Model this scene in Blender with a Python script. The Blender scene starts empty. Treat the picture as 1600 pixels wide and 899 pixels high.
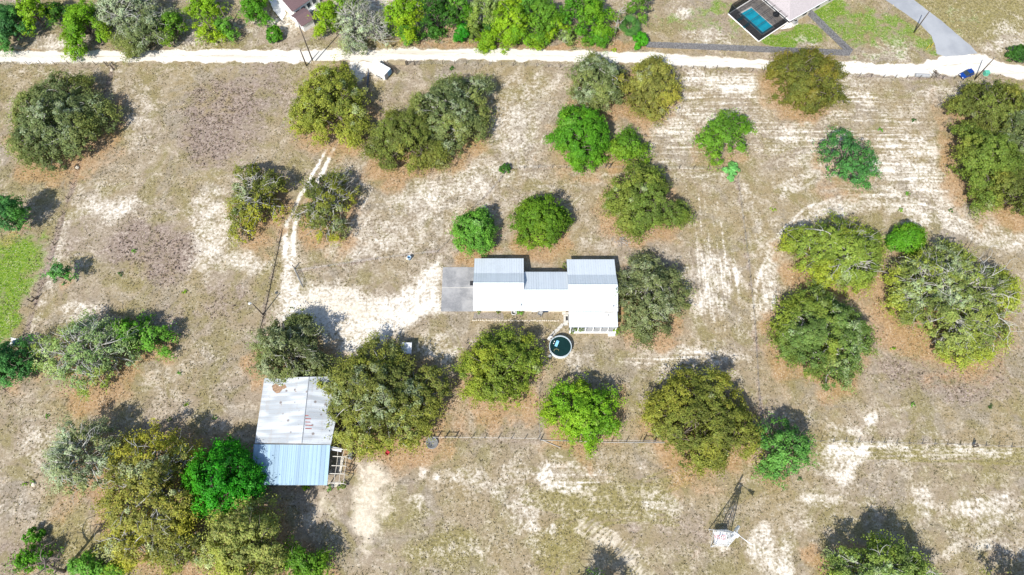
import bpy, math
import numpy as np
from mathutils import Vector, Matrix

# ------------------------------------------------------------------ camera, sky, sun, exposure
scene = bpy.context.scene
col = scene.collection
TH = math.radians(23.0); CAM_H = 120.0; FPX = 1067.0
cam_d = bpy.data.cameras.new('camera'); cam = bpy.data.objects.new('camera', cam_d); col.objects.link(cam)
cam_d.sensor_width = 36.0; cam_d.lens = 36.0 * FPX / 1600.0
cam_d.clip_start = 0.5; cam_d.clip_end = 6000
cam.location = (0, 0, CAM_H); cam.rotation_euler = (TH, 0, 0)
scene.camera = cam
scene.render.resolution_x = 1024; scene.render.resolution_y = 575

SUN_EL = math.radians(47); SH_AZ = math.radians(60)          # shadows fall towards SH_AZ
world = bpy.data.worlds.new('World'); scene.world = world; world.use_nodes = True
wn = world.node_tree.nodes; wl = world.node_tree.links
sky = wn.new('ShaderNodeTexSky'); sky.sky_type = 'NISHITA'; sky.sun_disc = False
sky.sun_elevation = SUN_EL; sky.sun_rotation = math.radians(210)
wl.new(sky.outputs[0], wn['Background'].inputs[0]); wn['Background'].inputs[1].default_value = 0.13
sd = bpy.data.lights.new('sun', 'SUN'); sd.energy = 4.8; sd.angle = math.radians(0.5); sd.color = (1.0, 0.955, 0.88)
sun = bpy.data.objects.new('sun', sd); col.objects.link(sun)
sdir = Vector((math.cos(SUN_EL)*math.cos(SH_AZ), math.cos(SUN_EL)*math.sin(SH_AZ), -math.sin(SUN_EL)))
sun.rotation_euler = sdir.to_track_quat('-Z', 'Y').to_euler(); sun.location = (-40, -60, 150)
vs = scene.view_settings
vs.view_transform = 'Standard'; vs.look = 'None'; vs.gamma = 1.0; vs.use_curve_mapping = False
vs.exposure = 0.42

# ------------------------------------------------------------------ helpers
def P(px, py, z=0.0):
    """photo pixel -> point of the place at height z"""
    x = (px-800)/FPX; v = (449.5-py)/FPX
    d = np.array([x, math.sin(TH)+v*math.cos(TH), -math.cos(TH)+v*math.sin(TH)])
    return d*((z-CAM_H)/d[2]) + np.array([0, 0, CAM_H])
def depth(px, py, z=0.0):
    p = P(px, py, z) - np.array([0, 0, CAM_H])
    return p @ np.array([0, math.sin(TH), -math.cos(TH)])
def view_tilt(py):
    return TH + math.atan((449.5-py)/FPX)

def tag(o, label=None, cat=None, group=None, kind=None):
    if label: o['label'] = label
    if cat: o['category'] = cat
    if group: o['group'] = group
    if kind: o['kind'] = kind
    return o
def thing(name, label, cat, loc=(0, 0, 0), rotz=0.0, group=None):
    o = bpy.data.objects.new(name, None); col.objects.link(o)
    o.location = tuple(loc); o.rotation_euler = (0, 0, rotz); o.empty_display_size = 0.5
    return tag(o, label, cat, group)

class MB:
    def __init__(s): s.v = []; s.f = []; s.m = []
    def add(s, verts, faces, mi=0):
        b = len(s.v); s.v.extend([tuple(map(float, p)) for p in verts])
        for f in faces: s.f.append([i+b for i in f]); s.m.append(mi)
    def box(s, c, size, rz=0.0, mi=0, tilt=None):
        hx, hy, hz = size[0]/2, size[1]/2, size[2]/2
        pts = [Vector((x*hx, y*hy, z*hz)) for z in (-1, 1) for x, y in ((-1, -1), (1, -1), (1, 1), (-1, 1))]
        M = Matrix.Rotation(rz, 3, 'Z')
        if tilt: M = M @ Matrix.Rotation(tilt[1], 3, tilt[0])
        pts = [M @ p + Vector(c) for p in pts]
        s.add(pts, [(3, 2, 1, 0), (4, 5, 6, 7), (0, 1, 5, 4), (1, 2, 6, 5), (2, 3, 7, 6), (3, 0, 4, 7)], mi)
        return s
    def tube(s, pts, radii, n=6, cap=True, mi=0):
        pts = [Vector(p) for p in pts]
        if not hasattr(radii, '__len__'): radii = [radii]*len(pts)
        rings = []
        for i, p in enumerate(pts):
            t = (pts[min(i+1, len(pts)-1)] - pts[max(i-1, 0)]).normalized()
            a = Vector((0, 0, 1)) if abs(t.z) < 0.9 else Vector((1, 0, 0))
            u = t.cross(a).normalized(); w = t.cross(u)
            rings.append([p + (u*math.cos(2*math.pi*k/n)+w*math.sin(2*math.pi*k/n))*radii[i] for k in range(n)])
        vs_ = [q for r in rings for q in r]; fs = []
        for i in range(len(pts)-1):
            for k in range(n):
                a, b = i*n+k, i*n+(k+1) % n
                fs.append((a, b, b+n, a+n))
        if cap:
            fs.append(tuple(range(n))[::-1]); fs.append(tuple((len(pts)-1)*n+k for k in range(n)))
        s.add(vs_, fs, mi); return s
    def prism(s, poly, z0, z1, mi=0):
        n = len(poly)
        vs_ = [(x, y, z0) for x, y in poly]+[(x, y, z1) for x, y in poly]
        s.add(vs_, [tuple(range(n))[::-1], tuple(range(n, 2*n))]+[(i, (i+1) % n, (i+1) % n+n, i+n) for i in range(n)], mi); return s
    def slab(s, quad, th, mi=0):
        """a sheet of thickness th hanging below four 3-D corners (counter-clockwise from above)"""
        q = [Vector(p) for p in quad]; n = (q[1]-q[0]).cross(q[3]-q[0]).normalized()*th
        vs_ = q+[p-n for p in q]
        s.add(vs_, [(0, 1, 2, 3), (7, 6, 5, 4), (0, 4, 5, 1), (1, 5, 6, 2), (2, 6, 7, 3), (3, 7, 4, 0)], mi); return s
    def lathe(s, prof, n=24, c=(0, 0, 0), mi=0):
        vs_ = []; fs = []
        for r, z in prof:
            for k in range(n):
                a = 2*math.pi*k/n; vs_.append((c[0]+r*math.cos(a), c[1]+r*math.sin(a), c[2]+z))
        for i in range(len(prof)-1):
            for k in range(n):
                a, b = i*n+k, i*n+(k+1) % n; fs.append((a, b, b+n, a+n))
        s.add(vs_, fs, mi); return s
    def mesh(s, name, mat, smooth=False):
        me = bpy.data.meshes.new(name); me.from_pydata(s.v, [], s.f)
        for m in (mat if isinstance(mat, (list, tuple)) else [mat]): me.materials.append(m)
        me.polygons.foreach_set('material_index', s.m)
        if smooth: me.polygons.foreach_set('use_smooth', [True]*len(s.f))
        me.update(); return me
    def build(s, name, mat, parent=None, smooth=False, loc=None):
        o = bpy.data.objects.new(name, s.mesh(name, mat, smooth)); col.objects.link(o)
        if parent: o.parent = parent
        if loc is not None: o.location = tuple(loc)
        return o

def np_mesh(name, verts, quads, mat, colors=None, smooth=False):
    me = bpy.data.meshes.new(name); nv, nf = len(verts), len(quads); k = quads.shape[1]
    me.vertices.add(nv); me.vertices.foreach_set('co', verts.astype(np.float32).ravel())
    me.loops.add(nf*k); me.loops.foreach_set('vertex_index', quads.astype(np.int32).ravel())
    me.polygons.add(nf); me.polygons.foreach_set('loop_start', np.arange(0, nf*k, k, dtype=np.int32))
    me.polygons.foreach_set('loop_total', np.full(nf, k, dtype=np.int32))
    if smooth: me.polygons.foreach_set('use_smooth', np.ones(nf, dtype=bool))
    if colors is not None:
        for nm, c in colors.items():
            at = me.attributes.new(nm, 'FLOAT_COLOR', 'POINT')
            if c.shape[1] == 3: c = np.concatenate([c, np.ones((len(c), 1))], 1)
            at.data.foreach_set('color', c.astype(np.float32).ravel())
    me.materials.append(mat); me.update(calc_edges=True); me.validate(); return me
def link(name, me, parent=None, loc=None):
    o = bpy.data.objects.new(name, me); col.objects.link(o)
    if parent: o.parent = parent
    if loc is not None: o.location = tuple(loc)
    return o

# ------------------------------------------------------------------ materials
class NT:
    def __init__(s, name):
        s.mat = bpy.data.materials.new(name); s.mat.use_nodes = True
        s.n = s.mat.node_tree.nodes; s.l = s.mat.node_tree.links; s.b = s.n['Principled BSDF']
        s.co = s.n.new('ShaderNodeTexCoord')
    def val(s, x, sock):
        if hasattr(x, 'is_linked') or isinstance(x, bpy.types.NodeSocket): s.l.new(x, sock)
        else:
            if isinstance(x, (tuple, list)) and len(x) == 3 and sock.type == 'RGBA': x = (*x, 1)
            sock.default_value = x
    def noise(s, scale, detail=4, rough=0.6, vec=None, stretch=None, dist=0.0):
        t = s.n.new('ShaderNodeTexNoise'); t.inputs['Scale'].default_value = scale
        t.inputs['Detail'].default_value = detail; t.inputs['Roughness'].default_value = rough
        t.inputs['Distortion'].default_value = dist
        v = vec if vec is not None else s.co.outputs['Object']
        if stretch:
            m = s.n.new('ShaderNodeMapping'); m.inputs['Scale'].default_value = stretch
            if len(stretch) > 3: pass
            s.l.new(v, m.inputs['Vector']); v = m.outputs[0]
        s.l.new(v, t.inputs['Vector']); return t.outputs['Fac']
    def math(s, op, a, b=0.0, clamp=False):
        t = s.n.new('ShaderNodeMath'); t.operation = op; t.use_clamp = clamp
        s.val(a, t.inputs[0]); s.val(b, t.inputs[1]); return t.outputs[0]
    def smooth(s, x, a, b):
        t = s.n.new('ShaderNodeMapRange'); t.interpolation_type = 'SMOOTHSTEP'
        s.val(x, t.inputs[0]); t.inputs[1].default_value = a; t.inputs[2].default_value = b; return t.outputs[0]
    def mix(s, f, a, b, mode='MIX'):
        t = s.n.new('ShaderNodeMix'); t.data_type = 'RGBA'; t.blend_type = mode
        s.val(f, t.inputs[0]); s.val(a, t.inputs[6]); s.val(b, t.inputs[7]); return t.outputs[2]
    def bump(s, h, strength=0.3, dist=0.05):
        t = s.n.new('ShaderNodeBump'); t.inputs['Strength'].default_value = strength; t.inputs['Distance'].default_value = dist
        s.l.new(h, t.inputs['Height']); s.l.new(t.outputs[0], s.b.inputs['Normal'])
    def attr(s, name):
        t = s.n.new('ShaderNodeAttribute'); t.attribute_name = name; return t
    def sep(s, c):
        t = s.n.new('ShaderNodeSeparateColor'); s.l.new(c, t.inputs[0]); return t.outputs

def plain(name, rgb, rough=0.6, metal=0.0, var=0.18, scale=3.0, bump=0.15):
    m = NT(name); a = tuple(c*(1-var) for c in rgb); b = tuple(min(1, c*(1+var)) for c in rgb)
    f = m.smooth(m.noise(scale, 6, 0.65), 0.3, 0.7)
    m.l.new(m.mix(f, a, b), m.b.inputs['Base Color']); m.b.inputs['Roughness'].default_value = rough; m.b.inputs['Metallic'].default_value = metal
    m.b.inputs['Specular IOR Level'].default_value = 0.3
    if bump: m.bump(m.noise(scale*8, 3), bump, 0.02)
    return m.mat

def foliage_mat():
    m = NT('leaves'); a = m.attr('Col')
    m.n.remove(m.b)
    d = m.n.new('ShaderNodeBsdfDiffuse'); t = m.n.new('ShaderNodeBsdfTranslucent'); g = m.n.new('ShaderNodeBsdfGlossy')
    g.inputs['Roughness'].default_value = 0.5; g.inputs['Color'].default_value = (0.6, 0.65, 0.6, 1)
    tc = m.mix(1.0, a.outputs['Color'], (1.25, 1.2, 0.5), 'MULTIPLY')
    m.l.new(a.outputs['Color'], d.inputs[0]); m.l.new(tc, t.inputs[0])
    s1 = m.n.new('ShaderNodeMixShader'); s1.inputs[0].default_value = 0.3
    m.l.new(d.outputs[0], s1.inputs[1]); m.l.new(t.outputs[0], s1.inputs[2])
    s2 = m.n.new('ShaderNodeMixShader'); s2.inputs[0].default_value = 0.012
    m.l.new(s1.outputs[0], s2.inputs[1]); m.l.new(g.outputs[0], s2.inputs[2])
    m.l.new(s2.outputs[0], m.n['Material Output'].inputs[0]); return m.mat
LEAF = foliage_mat()
BARK_PALE = plain('pale_lichen_bark', (0.42, 0.41, 0.37), 0.9, var=0.3, scale=2.0, bump=0.4)
BARK = plain('grey_brown_bark', (0.17, 0.14, 0.115), 0.9, var=0.35, scale=2.5, bump=0.4)
BARK_DEAD = plain('dead_wood', (0.33, 0.30, 0.27), 0.9, var=0.3, scale=2.0, bump=0.4)
WOOD_DARK = plain('weathered_and_shaded_wood', (0.10, 0.08, 0.065), 0.9, var=0.3)
WOOD_GREY = plain('grey_fence_wood', (0.165, 0.167, 0.18), 0.9, var=0.6, scale=4)
WOOD_TAN = plain('tan_fence_wood', (0.42, 0.35, 0.22), 0.9, var=0.25)
WOOD_PALE = plain('pale_timber', (0.62, 0.58, 0.50), 0.85, var=0.2)
WIRE = plain('galvanised_wire', (0.35, 0.35, 0.35), 0.5, 0.6)
GALV = plain('galvanised_steel', (0.72, 0.74, 0.76), 0.45, 0.25, var=0.12)
WHITE = plain('white_paint', (0.8, 0.8, 0.79), 0.6, var=0.05)
DARK = plain('dark_metal', (0.03, 0.032, 0.036), 0.6)
GREY = plain('grey_paint', (0.32, 0.33, 0.34), 0.6)
CONC = plain('pale_concrete', (0.52, 0.50, 0.46), 0.9, var=0.15)
GLASS = plain('window_glass', (0.03, 0.045, 0.055), 0.12, var=0.2, bump=0)
RUBBER = plain('black_rubber', (0.025, 0.025, 0.025), 0.85)
RED = plain('red_paint', (0.42, 0.035, 0.05), 0.5)
BLUE = plain('blue_car_paint', (0.008, 0.045, 0.24), 0.25, var=0.08, bump=0)
NAVY = plain('dark_blue_metal', (0.03, 0.06, 0.12), 0.5)
TEAL = plain('teal_plastic', (0.10, 0.42, 0.30), 0.5)
STEELBLUE = plain('faded_blue_panel', (0.12, 0.27, 0.42), 0.55)
CREAMBRICK = plain('cream_wall', (0.62, 0.58, 0.50), 0.85, var=0.1)
STONE = plain('pale_edging_stone', (0.58, 0.52, 0.42), 0.9, var=0.3)

def roof_metal(name, rgb, pitch=0.3, axis='X', rough=0.4, dirt=0.06, depth_=0.03):
    m = NT(name); x = m.n.new('ShaderNodeSeparateXYZ'); m.l.new(m.co.outputs['Object'], x.inputs[0])
    ph = m.math('FRACT', m.math('DIVIDE', x.outputs[axis], pitch))
    rib = m.smooth(m.math('ABSOLUTE', m.math('SUBTRACT', ph, 0.5)), 0.38, 0.5)
    pan = m.noise(0.9, 1, 0.5, stretch=((1.1, 0.02, 0.02) if axis == 'X' else (0.02, 1.1, 0.02)))
    c = m.mix(m.smooth(pan, 0.35, 0.65), tuple(k*(1-dirt) for k in rgb), rgb)
    d = m.noise(0.5, 7, 0.7)
    c = m.mix(m.math('MULTIPLY', m.smooth(d, 0.5, 0.8), 0.35), c, tuple(k*0.7 for k in rgb))
    c = m.mix(m.math('MULTIPLY', rib, 0.14), c, tuple(k*0.55 for k in rgb))
    m.l.new(c, m.b.inputs['Base Color']); m.b.inputs['Roughness'].default_value = rough; m.b.inputs['Metallic'].default_value = 0.1
    m.bump(rib, 0.6, depth_); return m.mat
ROOF_HOUSE = roof_metal('white_house_roof', (0.62, 0.675, 0.715), 0.45, 'X')
ROOF_BLUE = roof_metal('blue_ribbed_roof', (0.33, 0.475, 0.60), 0.75, 'X', 0.45, 0.2)

def rusty_roof():
    m = NT('old_galvanised_roof'); x = m.n.new('ShaderNodeSeparateXYZ'); m.l.new(m.co.outputs['Object'], x.inputs[0])
    row = m.math('FRACT', m.math('DIVIDE', x.outputs['Y'], 0.72)); lap = m.smooth(row, 0.9, 1.0)
    sheet = m.noise(1.0, 0, 0.5, stretch=(0.3, 1.4, 0.1))
    c = m.mix(m.smooth(sheet, 0.3, 0.7), (0.37, 0.40, 0.425), (0.55, 0.585, 0.615))
    nz = m.noise(2.6, 6, 0.7); patch = m.noise(1.4, 3, 0.6)
    c = m.mix(m.math('MULTIPLY', lap, m.smooth(nz, 0.38, 0.56)), c, (0.30, 0.275, 0.26))
    c = m.mix(m.math('MULTIPLY', m.smooth(m.noise(0.8, 6, 0.7, stretch=(1.6, .35, 1)), 0.5, 0.7), 0.45), c, (0.36, 0.33, 0.30))
    v = m.n.new('ShaderNodeTexVoronoi'); v.inputs['Scale'].default_value = 0.55; v.inputs['Randomness'].default_value = 0.55
    m.l.new(m.co.outputs['Object'], v.inputs['Vector'])
    c = m.mix(m.math('MULTIPLY', m.smooth(v.outputs['Distance'], 0.17, 0.09), 0.8), c, (0.17, 0.13, 0.11))
    c = m.mix(m.smooth(m.math('ADD', patch, m.math('MULTIPLY', nz, 0.25)), 0.84, 0.88), c, (0.30, 0.21, 0.14))
    m.l.new(c, m.b.inputs['Base Color']); m.b.inputs['Roughness'].default_value = 0.55
    m.bump(lap, 0.7, 0.04); return m.mat
ROOF_RUST = rusty_roof()
RUST = plain('rust_patch', (0.30, 0.20, 0.13), 0.95, var=0.35)
REDRUST = plain('red_primer_strip', (0.33, 0.09, 0.07), 0.9, var=0.35)

def shingle(name, rgb):
    m = NT(name); n1 = m.noise(9, 3, 0.7); n2 = m.noise(0.5, 4)
    c = m.mix(m.smooth(n1, 0.3, 0.7), tuple(k*0.72 for k in rgb), tuple(k*1.2 for k in rgb))
    c = m.mix(m.math('MULTIPLY', m.smooth(n2, 0.4, 0.7), 0.3), c, tuple(k*0.8 for k in rgb))
    m.l.new(c, m.b.inputs['Base Color']); m.b.inputs['Roughness'].default_value = 0.95; m.bump(n1, 0.4, 0.03); return m.mat
ROOF_PINK = shingle('pinkish_grey_shingle', (0.42, 0.38, 0.38))
ROOF_MAUVE = shingle('mauve_brown_shingle', (0.15, 0.095, 0.10))

def water(name, rgb, rough=0.08):
    m = NT(name); m.l.new(m.mix(m.smooth(m.noise(0.8, 3), 0.3, 0.7), tuple(k*0.85 for k in rgb), tuple(k*1.1 for k in rgb)), m.b.inputs['Base Color'])
    m.b.inputs['Roughness'].default_value = rough; m.bump(m.noise(4, 3), 0.15, 0.02); return m.mat
WATER_DARK = water('dark_green_water', (0.006, 0.026, 0.022))
WATER_POOL = water('turquoise_pool_water', (0.01, 0.33, 0.46))

def slab_mat():
    m = NT('grey_driveway_concrete'); a = m.noise(0.35, 6, 0.65); b = m.noise(5, 5, 0.7)
    c = m.mix(m.smooth(a, 0.35, 0.68), (0.20, 0.205, 0.215), (0.34, 0.34, 0.345))
    c = m.mix(m.math('MULTIPLY', m.smooth(b, 0.45, 0.75), 0.5), c, (0.42, 0.41, 0.39))
    m.l.new(c, m.b.inputs['Base Color']); m.b.inputs['Roughness'].default_value = 0.9; m.bump(b, 0.2, 0.02); return m.mat
SLAB = slab_mat()
def asphalt_mat():
    m = NT('pale_worn_asphalt'); a = m.noise(0.15, 5, 0.6); b = m.noise(7, 4, 0.7); s_ = m.noise(0.4, 3, 0.6, stretch=(0.9, 0.16, 1))
    c = m.mix(m.smooth(a, 0.35, 0.65), (0.27, 0.285, 0.31), (0.35, 0.365, 0.385))
    c = m.mix(m.math('MULTIPLY', m.smooth(s_, 0.5, 0.7), 0.35), c, (0.42, 0.43, 0.44))
    c = m.mix(m.math('MULTIPLY', m.smooth(b, 0.5, 0.75), 0.3), c, (0.2, 0.2, 0.21))
    m.l.new(c, m.b.inputs['Base Color']); m.b.inputs['Roughness'].default_value = 0.9; m.bump(b, 0.2, 0.02); return m.mat
ASPHALT = asphalt_mat()

def ground_mat(road=False):
    m = NT('sandy_road_surface' if road else 'dry_pasture')
    nH = m.noise(1.7, 5, 0.75); nF = m.noise(3.8, 3, 0.7); nM = m.noise(0.42, 6, 0.62, dist=0.4); nL = m.noise(0.055, 5, 0.6, dist=0.6)
    sandc = m.mix(m.smooth(nM, 0.35, 0.65), (0.60, 0.545, 0.455), (0.80, 0.765, 0.69))
    if road:
        s_ = m.noise(0.5, 4, 0.6, stretch=(0.06, 1.3, 1)); ac_ = m.sep(m.attr('Across').outputs['Color'])[0]
        ab = m.math('ABSOLUTE', m.math('SUBTRACT', ac_, 0.5))
        c = m.mix(m.math('MULTIPLY', m.smooth(s_, 0.5, 0.68), 0.6), (0.67, 0.635, 0.57), (0.50, 0.44, 0.36))
        c = m.mix(m.math('MULTIPLY', m.smooth(nH, 0.48, 0.72), 0.4), c, (0.50, 0.44, 0.36))
        crown = m.math('ADD', m.smooth(ab, 0.10, 0.0), m.math('MULTIPLY', m.math('SUBTRACT', nM, 0.5), 3.0))
        c = m.mix(m.math('MULTIPLY', m.smooth(crown, 0.65, 1.5), 0.65), c, (0.36, 0.30, 0.20))
        edge = m.math('ADD', m.math('ADD', m.smooth(ab, 0.30, 0.5), m.math('MULTIPLY', m.math('SUBTRACT', nM, 0.5), 2.0)), m.math('MULTIPLY', m.math('SUBTRACT', nH, 0.5), 1.6))
        c = m.mix(m.smooth(edge, 0.55, 1.15), c, m.mix(m.smooth(nH, 0.35, 0.65), (0.22, 0.175, 0.10), (0.42, 0.345, 0.24)))
        m.l.new(c, m.b.inputs['Base Color']); m.b.inputs['Roughness'].default_value = 1; m.bump(nH, 0.6, 0.08); return m.mat
    A = m.attr('MaskA'); B = m.attr('MaskB')
    sA = m.sep(A.outputs['Color']); sB = m.sep(B.outputs['Color'])
    sand, litter, weed, green = sA[0], sA[1], sA[2], A.outputs['Alpha']
    rowE, rowN, cream, olive = sB[0], sB[1], sB[2], B.outputs['Alpha']
    # base dry grass
    c = m.mix(m.smooth(nL, 0.36, 0.62), (0.285, 0.225, 0.125), (0.29, 0.235, 0.175))
    c = m.mix(m.math('MULTIPLY', m.smooth(nM, 0.40, 0.70), 0.75), c, (0.385, 0.325, 0.24))
    c = m.mix(m.math('MULTIPLY', m.smooth(m.noise(0.09, 5, 0.65, dist=1.2), 0.5, 0.62), 0.55), c, (0.25, 0.22, 0.18))
    c = m.mix(m.math('MULTIPLY', m.smooth(m.noise(0.16, 5, 0.6, dist=0.8), 0.48, 0.62), 0.7), c, (0.22, 0.19, 0.078))
    ol = m.math('ADD', olive, m.math('MULTIPLY', m.math('SUBTRACT', nM, 0.5), 1.2))
    c = m.mix(m.math('MULTIPLY', m.smooth(ol, 0.35, 0.9), 0.85), c, m.mix(m.smooth(nH, 0.3, 0.7), (0.155, 0.14, 0.042), (0.30, 0.255, 0.10)))
    # dark grass clumps and pale fallen-leaf flecks
    c = m.mix(m.math('MULTIPLY', m.smooth(nH, 0.5, 0.36), 0.62), c, (0.105, 0.088, 0.05))
    wd = m.math('ADD', m.math('ADD', weed, m.math('MULTIPLY', m.math('SUBTRACT', nM, 0.5), 2.2)), m.math('MULTIPLY', m.math('SUBTRACT', nL, 0.5), 1.5))
    wdm = m.smooth(wd, 0.2, 0.95)
    c = m.mix(m.math('MULTIPLY', wdm, 0.85), c, m.mix(m.smooth(nH, 0.35, 0.65), (0.14, 0.10, 0.082), (0.34, 0.27, 0.235)))
    gd = m.math('ADD', green, m.math('MULTIPLY', m.math('SUBTRACT', nM, 0.5), 1.7))
    gm = m.smooth(gd, 0.38, 0.8)
    c = m.mix(gm, c, m.mix(m.smooth(nH, 0.35, 0.65), (0.07, 0.16, 0.010), (0.19, 0.275, 0.03)))
    # sand: large shapes broken by medium and fine noise, drawn out along mowing rows
    rE = m.noise(0.75, 4, 0.65, stretch=(0.10, 1.5, 1), dist=0.3); rN = m.noise(0.75, 4, 0.65, stretch=(1.5, 0.10, 1), dist=0.3)
    sn = m.math('ADD', m.math('MULTIPLY', m.math('SUBTRACT', nM, 0.5), 2.6), m.math('MULTIPLY', m.math('SUBTRACT', nH, 0.5), 3.8))
    sn = m.math('ADD', sn, m.math('MULTIPLY', m.math('SUBTRACT', nL, 0.5), 1.2))
    sn = m.math('ADD', sn, m.math('MULTIPLY', rowE, m.math('MULTIPLY', m.math('SUBTRACT', rE, 0.46), 4.2)))
    sn = m.math('ADD', sn, m.math('MULTIPLY', rowN, m.math('MULTIPLY', m.math('SUBTRACT', rN, 0.46), 4.2)))
    st = m.math('SUBTRACT', m.math('ADD', sand, sn), m.math('MULTIPLY', wdm, 0.25))
    st = m.math('SUBTRACT', st, m.math('MULTIPLY', gm, 0.3))
    sm = m.smooth(st, 0.15, 1.3)
    lt = m.math('ADD', litter, m.math('MULTIPLY', m.math('SUBTRACT', nM, 0.5), 2.0))
    lm = m.smooth(lt, 0.15, 0.95)
    sandc = m.mix(m.smooth(st, 0.75, 1.6), (0.56, 0.505, 0.42), (0.72, 0.69, 0.63))
    c = m.mix(m.math('MULTIPLY', sm, m.math('SUBTRACT', 1.0, m.math('MULTIPLY', lm, 0.75))), c, sandc)
    c = m.mix(m.math('MULTIPLY', lm, 0.68), c, m.mix(m.smooth(nH, 0.3, 0.7), (0.25, 0.135, 0.055), (0.48, 0.30, 0.15)))
    cm = m.smooth(m.math('ADD', cream, m.math('MULTIPLY', m.math('SUBTRACT', nM, 0.5), 1.6)), 0.25, 1.0)
    c = m.mix(m.math('MULTIPLY', cm, 0.9), c, m.mix(m.smooth(nH, 0.3, 0.7), (0.52, 0.45, 0.34), (0.71, 0.64, 0.53)))
    fl = m.smooth(m.math('ADD', nF, m.math('MULTIPLY', m.math('SUBTRACT', nM, 0.5), 0.25)), 0.54, 0.66)
    c = m.mix(m.math('MULTIPLY', fl, 0.5), c, (0.60, 0.535, 0.42))
    dk = m.smooth(m.noise(2.6, 4, 0.75), 0.42, 0.32)
    c = m.mix(m.math('MULTIPLY', dk, m.math('SUBTRACT', 0.55, m.math('MULTIPLY', cm, 0.4))), c, (0.15, 0.125, 0.085))
    m.l.new(c, m.b.inputs['Base Color']); m.b.inputs['Roughness'].default_value = 1.0; m.b.inputs['Specular IOR Level'].default_value = 0.1
    m.bump(m.math('ADD', nH, m.math('MULTIPLY', nF, 0.4)), 0.75, 0.12)
    return m.mat

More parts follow.
